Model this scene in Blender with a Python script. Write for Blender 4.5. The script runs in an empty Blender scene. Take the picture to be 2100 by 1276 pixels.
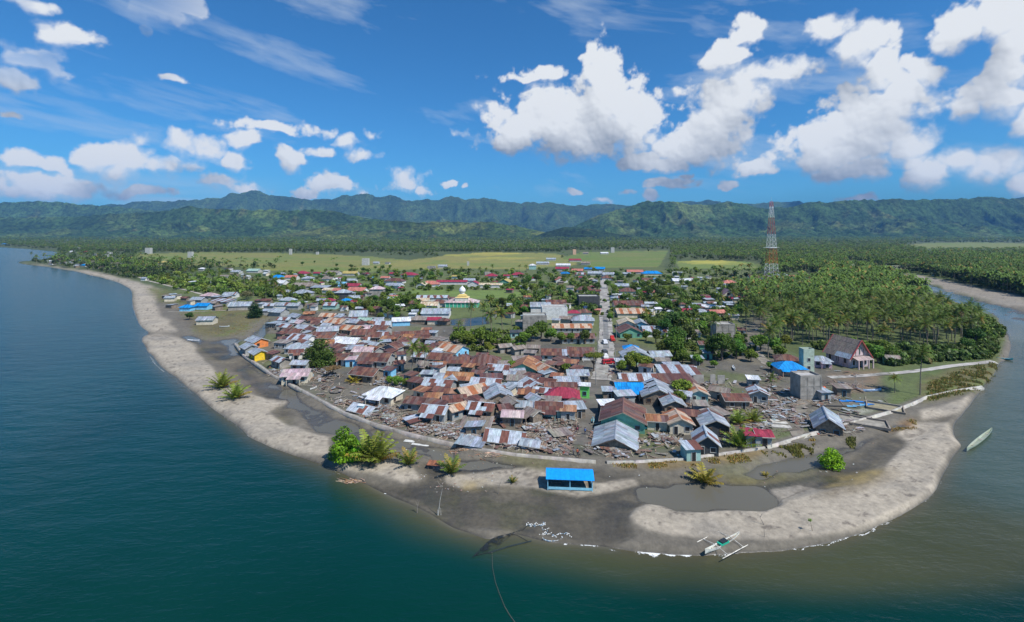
import bpy, bmesh, math, random
import numpy as np
from mathutils import Vector, Matrix
random.seed(7); rng = np.random.default_rng(7)
R = math.radians
sc = bpy.context.scene
# ------------------------------------------------------------------ camera
HC, FP, CX, CY = 48.0, 1000.0, 1050.0, 478.0
cam_d = bpy.data.cameras.new("camera"); cam = bpy.data.objects.new("camera", cam_d)
sc.collection.objects.link(cam); sc.camera = cam
cam.location = (0, 0, HC); cam.rotation_euler = (R(90), 0, 0)
cam_d.sensor_width = 36; cam_d.lens = 36 * FP / 2100; cam_d.shift_y = -(638 - CY) / 2100
cam_d.clip_start = 0.5; cam_d.clip_end = 60000
# ------------------------------------------------------------------ light
SUN = Vector((0.47, -0.37, 0.80)).normalized()
sl = bpy.data.lights.new("sun", 'SUN'); sl.energy = 4.9; sl.angle = R(0.53); sl.color = (1, .95, .88)
so = bpy.data.objects.new("sun", sl); sc.collection.objects.link(so)
so.rotation_euler = SUN.to_track_quat('Z', 'Y').to_euler(); so.location = (200, -200, 900)
sc.view_settings.view_transform = 'Standard'; sc.view_settings.look = 'None'
sc.view_settings.exposure = 0.20; sc.view_settings.gamma = 1
sc.cycles.use_denoising = True
sc.cycles.max_bounces = 6; sc.cycles.transparent_max_bounces = 24; sc.cycles.volume_bounces = 0
w = bpy.data.worlds.new("World"); sc.world = w; w.use_nodes = True
nt = w.node_tree; nt.nodes.clear()
def N(t, kind, **k):
    n = t.nodes.new(kind)
    for a, b in k.items():
        if a == 'ins':
            for i, v in b.items(): n.inputs[i].default_value = v
        else: setattr(n, a, b)
    return n
def math_(t, op, a, b=None, clamp=False):
    n = t.nodes.new('ShaderNodeMath'); n.operation = op; n.use_clamp = clamp
    for i, v in enumerate((a, b)):
        if v is None: continue
        if isinstance(v, (int, float)): n.inputs[i].default_value = v
        else: t.links.new(v, n.inputs[i])
    return n.outputs[0]
def sstep(t, v, a, b, lo=0., hi=1.):
    n = t.nodes.new('ShaderNodeMapRange'); n.interpolation_type = 'SMOOTHSTEP'
    n.inputs['From Min'].default_value = a; n.inputs['From Max'].default_value = b
    n.inputs['To Min'].default_value = lo; n.inputs['To Max'].default_value = hi
    t.links.new(v, n.inputs['Value']); return n.outputs[0]
def mixc(t, f, a, b, mode='MIX'):
    n = t.nodes.new('ShaderNodeMix'); n.data_type = 'RGBA'; n.blend_type = mode
    for i, v in ((0, f), (6, a), (7, b)):
        if isinstance(v, (int, float)): n.inputs[i].default_value = v
        elif isinstance(v, tuple): n.inputs[i].default_value = (*v, 1) if len(v) == 3 else v
        else: t.links.new(v, n.inputs[i])
    return n.outputs[2]
def noise(t, vec, scale, det=4, rough=.55, **k):
    n = N(t, 'ShaderNodeTexNoise'); n.inputs['Scale'].default_value = scale
    n.inputs['Detail'].default_value = det; n.inputs['Roughness'].default_value = rough
    for a, b in k.items(): n.inputs[a].default_value = b
    if vec is not None: t.links.new(vec, n.inputs['Vector'])
    return n.outputs[0]
CLOUDS = """1090 262 125 58|1165 240 130 78|1232 150 40 62|1250 215 95 70|1180 292 115 42|1060 285 80 35|1300 250 70 70|1120 150 60 16|1215 110 22 35
1475 235 85 75|1430 305 100 48|1520 200 60 50|1380 335 60 20|1490 120 60 30|1530 70 30 35|1590 150 110 26|1450 270 70 60|1310 330 55 22
1700 305 115 58|1780 250 120 85|1850 200 75 70|1740 350 100 26|1700 60 60 25|1760 90 60 40|1800 140 50 50|1560 345 45 18|1860 300 60 50|1900 140 50 40
2050 190 50 60|2080 100 55 110|2060 20 90 60|1970 60 60 50|1990 210 40 45|2100 250 40 40
1900 355 55 38|1960 330 60 35|2040 340 80 48|2100 375 60 30|1870 330 40 20
60 335 60 26|110 345 40 24|210 320 55 38|260 330 70 45|290 290 22 22|350 345 80 25|375 290 42 36|430 300 50 32|480 330 40 25|500 290 30 20
455 375 55 18|500 385 45 14|590 325 36 26|690 382 52 24|640 395 40 12|830 378 52 26|870 395 22 10|770 273 24 10|660 310 34 14|700 292 28 11|740 320 36 12
300 397 55 12|920 372 16 7|958 380 8 5|1370 375 55 14|1395 360 30 8|1500 380 16 9|1280 395 14 7|1330 403 14 12|1190 397 14 5|1235 412 16 7|1765 408 14 8|1745 412 30 6
90 125 75 35|30 165 60 28|150 75 60 22|330 20 60 28|380 5 50 20|60 12 60 15|300 70 14 12|20 240 30 8|1080 157 70 8|340 155 40 8|580 265 90 12|100 385 150 25""".replace("\n", "|")
TINT = (.30, .84, 1.28)
def sky_nodes(t, vec=None):
    sky = N(t, 'ShaderNodeTexSky', sky_type='NISHITA', sun_disc=False)
    sky.sun_elevation = math.asin(SUN.z); sky.sun_rotation = math.atan2(SUN.x, SUN.y)
    sky.altitude = 0; sky.air_density = 1.0; sky.dust_density = 0.6; sky.ozone_density = 2.0
    if vec is not None: t.links.new(vec, sky.inputs[0])
    return mixc(t, 1.0, sky.outputs[0], tuple(.088 * c for c in TINT), 'MULTIPLY')
bg = N(nt, 'ShaderNodeBackground'); nt.links.new(sky_nodes(nt), bg.inputs[0]); bg.inputs[1].default_value = 1.0
nt.links.new(bg.outputs[0], N(nt, 'ShaderNodeOutputWorld').inputs[0])
# ------------------------------------------------------------------ helpers
COL = sc.collection
def P(px, py, z=0.0):
    D = (HC - z) * FP / (py - CY); return ((px - CX) / FP * D, D)
def pix(x, y, z): return (CX + x / y * FP, CY + (HC - z) * FP / y)
def tag(o, label=None, cat=None, group=None, kind=None):
    for k, v in (('label', label), ('category', cat), ('group', group), ('kind', kind)):
        if v: o[k] = v
    return o
def empty(name, loc, rz=0, rx=0, ry=0):
    o = bpy.data.objects.new(name, None); COL.objects.link(o); o.location = loc; o.rotation_euler = (rx, ry, rz)
    o.empty_display_size = .5; return o
def np_mesh(name, V, F, mat, col=None, smooth=False, attrs=None):
    """V (n,3), F (m,k) all same k; col per face (m,3) or per vertex (n,3)"""
    V = np.asarray(V, np.float32); F = np.asarray(F, np.int32); m, k = F.shape
    me = bpy.data.meshes.new(name); me.vertices.add(len(V)); me.vertices.foreach_set('co', V.ravel())
    me.loops.add(m * k); me.loops.foreach_set('vertex_index', F.ravel())
    me.polygons.add(m); me.polygons.foreach_set('loop_start', np.arange(m, dtype=np.int32) * k)
    me.update(calc_edges=True)
    if smooth: me.polygons.foreach_set('use_smooth', np.ones(m, bool))
    if col is not None:
        col = np.asarray(col, np.float32); dom = 'POINT' if len(col) == len(V) and len(V) != m else 'FACE'
        a = me.attributes.new('Col', 'FLOAT_COLOR', dom)
        a.data.foreach_set('color', np.concatenate([col, np.ones((len(col), 1), np.float32)], 1).ravel())
    for an, av in (attrs or {}).items():
        a = me.attributes.new(an, 'FLOAT', 'POINT'); a.data.foreach_set('value', np.asarray(av, np.float32))
    me.materials.append(mat); me.validate(); return me
class MB:
    def __init__(s): s.v, s.f, s.c = [], [], []
    def face(s, pts, c=(.5, .5, .5)):
        i = len(s.v); s.v += [tuple(p) for p in pts]; s.f.append(tuple(range(i, i + len(pts)))); s.c.append(c)
    def box(s, c0, size, c=(.5, .5, .5), rz=0, m=None):
        x, y, z = c0; a, b, h = size[0] / 2, size[1] / 2, size[2] / 2; i = len(s.v)
        ca, sa = math.cos(rz), math.sin(rz)
        for dz in (-h, h):
            for dx, dy in ((-a, -b), (a, -b), (a, b), (-a, b)):
                s.v.append((x + dx * ca - dy * sa, y + dx * sa + dy * ca, z + dz))
        for q in ((3, 2, 1, 0), (4, 5, 6, 7), (0, 1, 5, 4), (1, 2, 6, 5), (2, 3, 7, 6), (3, 0, 4, 7)):
            s.f.append(tuple(i + k for k in q)); s.c.append(c)
    def bar(s, p, q, r, c=(.5, .5, .5), r2=None, n=4):
        p, q = Vector(p), Vector(q); d = (q - p).normalized(); r2 = r if r2 is None else r2
        u = d.cross(Vector((0, 0, 1)) if abs(d.z) < .95 else Vector((1, 0, 0))).normalized(); v = d.cross(u); i = len(s.v)
        for o, rr in ((p, r), (q, r2)):
            for k in range(n):
                t = 2 * math.pi * (k + .5) / n; s.v.append(tuple(o + u * (rr * math.cos(t)) + v * (rr * math.sin(t))))
        for k in range(n):
            s.f.append((i + k, i + (k + 1) % n, i + n + (k + 1) % n, i + n + k)); s.c.append(c)
        s.f.append(tuple(i + k for k in range(n))[::-1]); s.c.append(c)
        s.f.append(tuple(i + n + k for k in range(n))); s.c.append(c)
    def slab(s, pts, t, c=(.5, .5, .5)):
        """thick polygon"""
        pts = [Vector(p) for p in pts]; n = (pts[1] - pts[0]).cross(pts[2] - pts[0]).normalized() * t
        if n.z < 0: n = -n
        top = [p + n for p in pts]; s.face(top, c); s.face(pts[::-1], c); k = len(pts)
        for i in range(k): s.face([pts[i], pts[(i + 1) % k], top[(i + 1) % k], top[i]], c)
    def mesh(s, name, mat, smooth=False):
        me = bpy.data.meshes.new(name); me.from_pydata(s.v, [], s.f)
        a = me.attributes.new('Col', 'FLOAT_COLOR', 'FACE')
        a.data.foreach_set('color', np.array([(*c[:3], 1) for c in s.c], np.float32).ravel())
        if smooth: me.polygons.foreach_set('use_smooth', np.ones(len(s.f), bool))
        me.materials.append(mat); me.update(); return me
    def build(s, name, mat, parent=None, smooth=False):
        return link(name, s.mesh(name, mat, smooth), parent)
def link(name, me, parent=None):
    o = bpy.data.objects.new(name, me); COL.objects.link(o)
    if parent: o.parent = parent
    return o
def copy_tree(o, parent=None):
    c = o.copy(); COL.objects.link(c)
    if parent: c.parent = parent
    for ch in o.children: copy_tree(ch, c)
    return c
def jit(c, a=.12):
    k = 1 + random.uniform(-a, a); return tuple(max(0.003, x * k * (1 + random.uniform(-a, a) * .35)) for x in c)
# ------------------------------------------------------------------ materials
def base_mat(name):
    m = bpy.data.materials.new(name); m.use_nodes = True; t = m.node_tree
    return m, t, t.nodes['Principled BSDF']
def attr_mat(name, rough=.8, nscale=2., namt=.35, bump=0., bscale=8., metal=0., spec=.5, coords='Object', stain=None, rnd=0.):
    m, t, b = base_mat(name)
    at = N(t, 'ShaderNodeAttribute', attribute_name='Col'); tcd = N(t, 'ShaderNodeTexCoord')
    n = noise(t, tcd.outputs[coords], nscale, 6, .62)
    f = sstep(t, n, .3, .7, 1 - namt, 1 + namt)
    if rnd:
        oi = N(t, 'ShaderNodeObjectInfo'); f = math_(t, 'MULTIPLY', f, math_(t, 'ADD', math_(t, 'MULTIPLY', oi.outputs['Random'], 2 * rnd), 1 - rnd))
    vm = N(t, 'ShaderNodeVectorMath', operation='SCALE'); t.links.new(at.outputs['Color'], vm.inputs[0]); t.links.new(f, vm.inputs['Scale'])
    c = vm.outputs[0]
    if stain:
        n2 = noise(t, tcd.outputs[coords], stain[1], 5, .7)
        c = mixc(t, sstep(t, n2, stain[2], stain[2] + .14, 0, stain[3]), c, stain[0])
    t.links.new(c, b.inputs['Base Color'])
    b.inputs['Roughness'].default_value = rough; b.inputs['Metallic'].default_value = metal
    b.inputs['Specular IOR Level'].default_value = spec
    if bump:
        bp = N(t, 'ShaderNodeBump'); bp.inputs['Strength'].default_value = bump; bp.inputs['Distance'].default_value = .1
        t.links.new(noise(t, tcd.outputs[coords], bscale, 5, .6), bp.inputs['Height']); t.links.new(bp.outputs[0], b.inputs['Normal'])
    return m
M = {}
M['wall'] = attr_mat('painted_wall', .85, .7, .18, .15, 6, stain=((.16, .14, .11), .6, .55, .55))
M['concrete'] = attr_mat('concrete', .9, .5, .28, .3, 4, stain=((.07, .07, .06), .35, .56, .6))
M['wood'] = attr_mat('wood', .85, 1.5, .4, .3, 9)
M['paint'] = attr_mat('paint', .45, 2, .12)
M['dark'] = attr_mat('opening', .35, 2, .2)
M['metal'] = attr_mat('metal', .5, 2, .15, metal=.2)
M['skin'] = attr_mat('cloth_and_skin', .8, 3, .1)
M['thatch'] = attr_mat('thatch', .95, 3, .35, .6, 12)
# roof: corrugated sheet, attribute colour + rust streaks running down the slope
m, t, b = base_mat('corrugated_roof'); M['roof'] = m
at = N(t, 'ShaderNodeAttribute', attribute_name='Col'); tcd = N(t, 'ShaderNodeTexCoord')
mp = N(t, 'ShaderNodeMapping'); mp.inputs['Scale'].default_value = (2.6, .5, .5); t.links.new(tcd.outputs['Object'], mp.inputs[0])
oi = N(t, 'ShaderNodeObjectInfo'); off = N(t, 'ShaderNodeCombineXYZ')
t.links.new(math_(t, 'MULTIPLY', oi.outputs['Random'], 90), off.inputs[2]); t.links.new(off.outputs[0], mp.inputs['Location'])
n = noise(t, mp.outputs[0], 1.1, 7, .68); f = sstep(t, n, .3, .72, .62, 1.35)
vm = N(t, 'ShaderNodeVectorMath', operation='SCALE'); t.links.new(at.outputs['Color'], vm.inputs[0]); t.links.new(f, vm.inputs['Scale'])
n2 = noise(t, mp.outputs[0], .8, 8, .72)
rust = sstep(t, n2, .54, .66, 0, .75); rc = mixc(t, sstep(t, n, .35, .65), (.16, .055, .03), (.36, .15, .06))
sp = N(t, 'ShaderNodeSeparateColor'); t.links.new(at.outputs['Color'], sp.inputs[0])
isgal = sstep(t, math_(t, 'SUBTRACT', math_(t, 'ADD', sp.outputs[1], .02), math_(t, 'MULTIPLY', sp.outputs[0], .8)), -.01, .06)
isgal = math_(t, 'MULTIPLY', isgal, sstep(t, math_(t, 'SUBTRACT', sp.outputs[2], sp.outputs[0]), .09, .2, 1, 0))
c = mixc(t, math_(t, 'MULTIPLY', rust, math_(t, 'MULTIPLY', isgal, .8)), vm.outputs[0], rc)
t.links.new(c, b.inputs['Base Color']); b.inputs['Roughness'].default_value = .5; b.inputs['Metallic'].default_value = .15
b.inputs['Specular IOR Level'].default_value = .35
sx2 = N(t, 'ShaderNodeSeparateXYZ'); t.links.new(tcd.outputs['Object'], sx2.inputs[0])
bp = N(t, 'ShaderNodeBump'); bp.inputs['Strength'].default_value = .5; bp.inputs['Distance'].default_value = .03
t.links.new(math_(t, 'SINE', math_(t, 'MULTIPLY', sx2.outputs[0], 22)), bp.inputs['Height']); t.links.new(bp.outputs[0], b.inputs['Normal'])
# foliage
def leaf_mat(name, rnd=.3, trans=.35, hue=.03):
    m, t, b = base_mat(name); at = N(t, 'ShaderNodeAttribute', attribute_name='Col'); oi = N(t, 'ShaderNodeObjectInfo')
    tcd = N(t, 'ShaderNodeTexCoord')
    hs = N(t, 'ShaderNodeHueSaturation'); t.links.new(at.outputs['Color'], hs.inputs['Color'])
    t.links.new(math_(t, 'ADD', math_(t, 'MULTIPLY', oi.outputs['Random'], 2 * rnd), 1 - rnd), hs.inputs['Value'])
    r2 = math_(t, 'FRACT', math_(t, 'MULTIPLY', oi.outputs['Random'], 17.3))
    t.links.new(math_(t, 'ADD', math_(t, 'MULTIPLY', r2, 2 * hue), .5 - hue), hs.inputs['Hue'])
    t.links.new(hs.outputs[0], b.inputs['Base Color']); b.inputs['Roughness'].default_value = .55; b.inputs['Specular IOR Level'].default_value = .3
    tr = N(t, 'ShaderNodeBsdfTranslucent'); t.links.new(hs.outputs[0], tr.inputs[0])
    mx = N(t, 'ShaderNodeMixShader'); mx.inputs[0].default_value = trans
    t.links.new(b.outputs[0], mx.inputs[1]); t.links.new(tr.outputs[0], mx.inputs[2])
    t.links.new(mx.outputs[0], t.nodes['Material Output'].inputs[0]); return m
M['leaf'] = leaf_mat('foliage'); M['palmleaf'] = leaf_mat('palm_foliage', .22, .3, .015); M['mass'] = leaf_mat('forest_foliage', 0, .25, 0)
M['bark'] = attr_mat('bark', .9, 4, .3)
# ------------------------------------------------------------------ noise in numpy
def vnoise(x, y, seed=0):
    xi, yi = np.floor(x).astype(np.int64), np.floor(y).astype(np.int64); xf, yf = x - xi, y - yi
    def h(a, b):
        n = (a * 374761393 + b * 668265263 + seed * 974711) & 0xffffffff
        n = ((n ^ (n >> 13)) * 1274126177) & 0xffffffff; return ((n ^ (n >> 16)) & 0xffff) / 65535.
    u, v = xf * xf * (3 - 2 * xf), yf * yf * (3 - 2 * yf)
    return (h(xi, yi) * (1 - u) + h(xi + 1, yi) * u) * (1 - v) + (h(xi, yi + 1) * (1 - u) + h(xi + 1, yi + 1) * u) * v
def fbm(x, y, o=4, seed=0, g=.5):
    s, a, t = 0, 1, 0
    for i in range(o):
        s = s + a * vnoise(x * 2 ** i + 17 * i, y * 2 ** i, seed + i); t += a; a *= g
    return s / t
def inside(poly, X, Y):
    r = np.zeros(X.shape, bool); n = len(poly)
    for i in range(n):
        (x0, y0), (x1, y1) = poly[i], poly[(i + 1) % n]
        if y0 == y1: continue
        c = ((y0 > Y) != (y1 > Y)) & (X < (x1 - x0) * (Y - y0) / (y1 - y0) + x0); r ^= c
    return r
def PL(s): 
    v = list(map(float, s.replace(",", " ").split())); return list(zip(v[::2], v[1::2]))
def blur(a, r):
    for _ in range(2):
        for ax in (0, 1):
            k = 2 * r + 1; p = np.pad(a, [(r + 1, r) if i == ax else (0, 0) for i in (0, 1)], mode='edge')
            c = np.cumsum(p, axis=ax); a = (np.take(c, range(k, c.shape[ax]), ax) - np.take(c, range(0, c.shape[ax] - k), ax)) / k
    return a
# ------------------------------------------------------------------ the sky: a backdrop arc far beyond the mountains, with its clouds
def cumulus(A, E):
    wx_, wy_ = fbm(A * 22, E * 22, 4, 201) - .5, fbm(A * 22, E * 22, 4, 207) - .5
    a, e = A + wx_ * .040, E + wy_ * .030; mk_ = np.full(A.shape, -1.5)
    for s in CLOUDS.split("|"):
        px, py, rx, ry = map(float, s.split()); u, v = (px - CX) / FP, (CY - py) / FP
        az, el = math.atan(u), math.atan(v / math.sqrt(1 + u * u)); k = 1 / (1 + u * u)
        q = (1 - np.sqrt(((a - az) / (rx / FP * k * .97)) ** 2 + ((e - el) / (ry / FP * math.sqrt(k) * .97)) ** 2)) * min(1.0, .42 + ry / 55)
        mk_ = np.maximum(mk_, np.where(q > -.6, q, -1.5))
    # cauliflower lumps: distance to scattered points, three sizes
    pf = 0; am = 1; tt = 0
    for i in range(4):
        f_ = 17 * 2.1 ** i; x_, y_ = (A + wx_ * .02) * f_ + 3 * i, (E + wy_ * .02) * f_ * 1.1 + 7 * i; xi, yi = np.floor(x_), np.floor(y_); best = np.full(A.shape, 9.)
        for dx in (-1, 0, 1):
            for dy in (-1, 0, 1):
                cx, cy = xi + dx, yi + dy; h = (cx.astype(np.int64) * 374761393 + cy.astype(np.int64) * 668265263 + (700 + i) * 974711) & 0xffffffff
                h = ((h ^ (h >> 13)) * 1274126177) & 0xffffffff; h ^= h >> 16; ox, oy = (h & 0xff) / 255., ((h >> 8) & 0xff) / 255.
                best = np.minimum(best, np.hypot(cx + ox - x_, cy + oy - y_))
        pf = pf + am * np.clip(1 - best / .95, 0, 1) ** .8; tt += am; am *= .52
    return mk_, pf / tt
azs = np.radians(np.concatenate([np.arange(-100, -50, .8), np.arange(-50, 50, .062), np.arange(50, 100.1, .8)]))
els = np.radians(np.concatenate([np.arange(-1.2, 27, .062), np.arange(27, 52, .8)]))
A, E = np.meshgrid(azs, els); M0_, B0_ = cumulus(A, E)
def shift(F, dj, di): return np.roll(np.roll(F, -dj, 0), -di, 1)
fine_ = fbm(A * 55, E * 55, 5, 333, .6) - .5
D0_ = np.clip(M0_ * 1.55 - .06, -2, 1.1) + (B0_ - .40) * 1.8 + fine_ * 1.15
low_ = np.clip((shift(M0_, 14, 0) - M0_) * 3, 0, 1)                 # undersides melt, tops stay crisp
soft_ = .58 + .8 * low_ + .8 * np.clip(fbm(A * 5, E * 7, 3, 19) * 4 - 2.1, 0, 1)
cov = np.clip((D0_ - .02) / soft_, 0, 1); cov = cov * cov * (3 - 2 * cov); cov = cov * (1 - np.clip((-A - .45) * 5, 0, 1) * np.clip((E - .19) * 12, 0, 1) * np.clip(fbm(A * 9 + E * 12, E * 26 - A * 8, 5, 515) * 3 - .95, 0, .85))
T_ = blur(B0_, 1); T2_ = blur(np.clip(D0_ + .1, 0, 1), 12); T3_ = blur(np.clip(M0_ + .3, 0, 1.2), 24)
lit_ = .77 + .95 * (T_ - shift(T_, 4, 3)) + .45 * (T2_ - shift(T2_, 22, 12)) + 1.15 * (T3_ - shift(T3_, 50, 18)) - .14 * T2_ + .16 * fine_ + .22 * (B0_ - .4)
lit_ = np.clip(lit_, .12, 1)[..., None]
cc = np.array((.17, .21, .28)) * (1 - lit_) + np.array((.74, .76, .78)) * lit_  # sunward tops and grey undersides shaded straight into the cloud colour
veil_ = np.clip(fbm(A * 4 + fbm(A * 3, E * 9, 3, 8), E * 17 + A * 3, 6, 401, .58) * 5 - 2.75, 0, 1) * .38 * np.clip(E * 8, 0, 1)
veil_ = np.maximum(veil_, .75 * np.clip(1 - np.abs((E - .055) / .05), 0, 1) * np.clip((-A - .42) * 5, 0, 1) * np.clip(fbm(A * 5, E * 40, 4, 77) * 3 - .6, 0, 1))
tot = 1 - (1 - cov) * (1 - veil_); wc = (cov / np.maximum(tot, 1e-4))[..., None]; cc = cc * wc + np.array((.55, .62, .70)) * (1 - wc)
RS = 30000.; Xs, Ys, Zs = RS * np.cos(E) * np.sin(A), RS * np.cos(E) * np.cos(A), HC + RS * np.sin(E)
m, t, b = base_mat('sky'); t.nodes.remove(b); ge = N(t, 'ShaderNodeNewGeometry')
nv = N(t, 'ShaderNodeVectorMath', operation='NORMALIZE'); t.links.new(ge.outputs['Position'], nv.inputs[0])
a1 = N(t, 'ShaderNodeAttribute', attribute_name='Col'); a2 = N(t, 'ShaderNodeAttribute', attribute_name='cov')
em = N(t, 'ShaderNodeEmission'); t.links.new(mixc(t, a2.outputs['Fac'], sky_nodes(t, nv.outputs[0]), a1.outputs['Color']), em.inputs[0])
t.links.new(em.outputs[0], t.nodes['Material Output'].inputs[0]); m.cycles.emission_sampling = 'NONE'; M['sky'] = m
def grid_mesh(name, X, Y, Z, col, mat, attrs=None, smooth=True):
    r, c_ = X.shape; V = np.stack([X, Y, Z], -1).reshape(-1, 3); i = np.arange(r * c_).reshape(r, c_)
    F = np.stack([i[:-1, :-1], i[:-1, 1:], i[1:, 1:], i[1:, :-1]], -1).reshape(-1, 4)
    return np_mesh(name, V, F, mat, col.reshape(-1, 3), smooth, attrs)
so_ = link('sky', grid_mesh('sky', Xs, Ys, Zs, cc, m, {'cov': tot.ravel()}, False)); so_['kind'] = 'structure'
# ------------------------------------------------------------------ map of the place (outlines in image pixel coordinates, turned to metres by P)
LAND = PL("-3000,500 0,507 60,511 118,517 121,522 105,529 60,535 27,537 28,540 100,548 150,556 200,568 245,580 268,592 272,605 271,625 278,650 290,670 312,684 292,689 290,700 300,718 330,752 380,792 430,832 480,870 520,897 600,934 670,957 720,980 790,1012 860,1045 930,1085 1000,1108 1060,1095 1130,1112 1240,1120 1300,1130 1380,1138 1440,1139 1530,1133 1600,1130 1700,1114 1780,1088 1850,1056 1900,1024 1932,985 1952,945 1976,915 1960,898 1958,870 1980,838 2008,805 2012,790 2038,772 2050,745 2066,738 2074,715 2070,685 2052,668 2040,655 2060,640 2110,645 2300,690 2600,760 3000,700 6000,560 9000,500 9000,481 -3000,481")
INLET = [PL("260,690 300,686 345,683 380,688 430,697 500,694 528,676 545,655 553,645 558,660 545,680 530,700 470,706 400,704 350,694 300,693 260,697"),
 PL("457,708 482,704 520,735 560,765 545,778 505,748 470,726"), PL("545,770 600,800 650,835 700,855 760,880 830,898 900,916 960,930 900,945 820,925 770,930 700,905 660,893 620,870 590,835 560,800"),
 PL("900,925 1000,945 1150,962 1240,965 1210,975 1120,960 1040,958 960,960 920,955 860,950 880,935"),
 PL("1330,1005 1420,990 1540,1000 1590,1035 1540,1052 1440,1056 1385,1050 1370,1038 1320,1030"),
 PL("1560,950 1640,935 1700,922 1800,890 1860,862 1870,872 1830,890 1800,905 1700,960 1620,975 1560,985 1500,975"),
 PL("445,640 480,640 500,648 470,652 440,648")]
RIVER = [PL("1795,556 1840,558 1880,572 1930,590 1990,608 2050,625 2110,640 2300,680 2300,700 2110,668 2050,652 1990,632 1940,614 1890,592 1850,575"),
 PL("1745,542 1775,548 1770,556 1742,550")]
MUD = [PL("385,705 457,708 510,745 560,790 600,835 600,880 560,845 520,812 480,772 430,735"), PL("850,955 960,945 1120,960 1230,968 1330,985 1420,985 1560,990 1700,960 1860,880 1900,850 1960,840 1950,870 1850,930 1700,1010 1580,1040 1330,1035 1285,1060 1280,1085 1300,1105 1250,1125 1100,1105 1040,1092 930,1095 850,1040 720,985 820,998 870,990"),
 PL("2035,655 2100,640 2200,690 2100,700 2070,690")]
SAND = [PL("20,537 100,546 200,560 250,572 300,585 332,598 318,620 325,650 345,660 362,683 312,683 290,671 277,645 272,600 235,578 150,556 60,542"),
 PL("288,690 340,689 370,697 402,714 426,748 450,782 488,806 540,820 590,827 560,838 550,848 600,878 672,903 674,948 600,932 520,897 430,832 380,792 330,752 300,718"),
 PL("680,955 760,948 830,953 852,975 862,990 830,996 760,978 715,972"), PL("915,980 1000,972 1060,963 1110,966 1220,992 1300,984 1312,994 1260,1008 1180,1020 1110,1006 1020,1000 950,1006 920,998"),
 PL("1290,1068 1300,1045 1330,1035 1372,1039 1390,1056 1500,1058 1560,1046 1592,1036 1574,1010 1640,1000 1692,1016 1760,1004 1800,985 1820,960 1850,935 1868,915 1846,890 1880,868 1950,868 1958,895 1976,915 1952,930 1936,965 1916,1002 1870,1045 1790,1082 1700,1105 1600,1117 1480,1112 1380,1107 1310,1092"),
 PL("1930,588 1980,590 2040,604 2110,622 2110,633 2040,620 1985,604 1940,598"), PL("1800,556 1850,563 1900,570 1960,583 2060,605 2120,614 2120,617 2040,609 1935,590 1880,578 1830,566"), PL("1745,541 1772,545 1772,551 1745,549"), PL("1890,845 1960,825 1990,812 1960,850 1900,860")]
VILL = PL("480,703 500,728 560,768 640,810 700,842 760,865 840,888 960,915 1060,930 1150,938 1230,944 1300,944 1400,938 1500,925 1570,915 1650,890 1740,865 1830,840 1870,825 1900,812 2012,792 2035,770 2045,745 2062,700 2045,650 1990,628 1900,605 1850,590 1800,570 1700,555 300,535 255,556 330,590 345,605 360,625 430,628 545,632 560,650 520,690")
DIRT = PL("490,700 560,650 600,632 700,640 900,655 990,690 1240,690 1300,715 1420,745 1500,690 1560,640 1580,690 1620,745 1740,765 1800,772 1830,820 1560,905 1400,935 1230,942 960,912 720,850 560,768")
MARSH = [PL("362,640 450,628 545,632 560,650 515,668 500,688 430,694 392,682 402,662"), PL("1892,780 1990,752 2045,742 2035,792 2008,802 1900,830 1885,800"), PL("300,590 345,600 370,625 330,622")]
GREEN = [PL("1560,884 1700,852 1820,822 1900,812 1880,820 1740,862 1590,912"), PL("1820,790 1760,690 1900,700 2045,660 2070,700 2050,745 1900,760 1880,800 1895,815 1850,825"), PL("745,640 560,625 540,600 760,560 880,570 1000,640 1100,640 1130,700 900,650")]
FOOT = PL("850,596 1050,597 1075,605 1050,617 930,612 815,603")
FIELDS = [(PL("270,522 420,518 600,520 745,526 880,538 900,545 740,562 560,556 470,548 400,548 280,545"), (.165, .175, .035)), (PL("750,545 860,532 940,522 1000,518 1130,520 1190,532 1180,545 1060,556 940,552 800,556"), (.20, .19, .045)),
 (PL("905,524 960,520 1060,519 1070,522 940,527"), (.34, .30, .05)), (PL("960,531 1040,527 1110,530 1040,535 960,535"), (.27, .25, .05)), (PL("1150,530 1190,518 1260,516 1370,515 1362,532 1350,548 1220,552 1190,540"), (.10, .15, .025)),
 (PL("1385,537 1440,534 1500,535 1562,543 1560,556 1500,553 1395,552"), (.12, .17, .03)), (PL("1388,538 1440,535 1500,536 1545,543 1500,545 1420,543"), (.36, .33, .05)), (PL("1850,503 1900,499 1990,497 2100,500 2300,505 2300,512 2100,510 1960,508 1900,512"), (.13, .16, .04)),
 (PL("405,577 470,570 480,586 410,590"), (.15, .2, .03)), (PL("1830,540 1900,555 1960,575 1900,570 1840,556"), (.1, .13, .03)), (PL("1990,515 2100,512 2200,520 2100,522"), (.1, .13, .03)), (PL("300,560 380,575 420,592 400,600 345,588"), (.12, .13, .04))]
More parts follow.
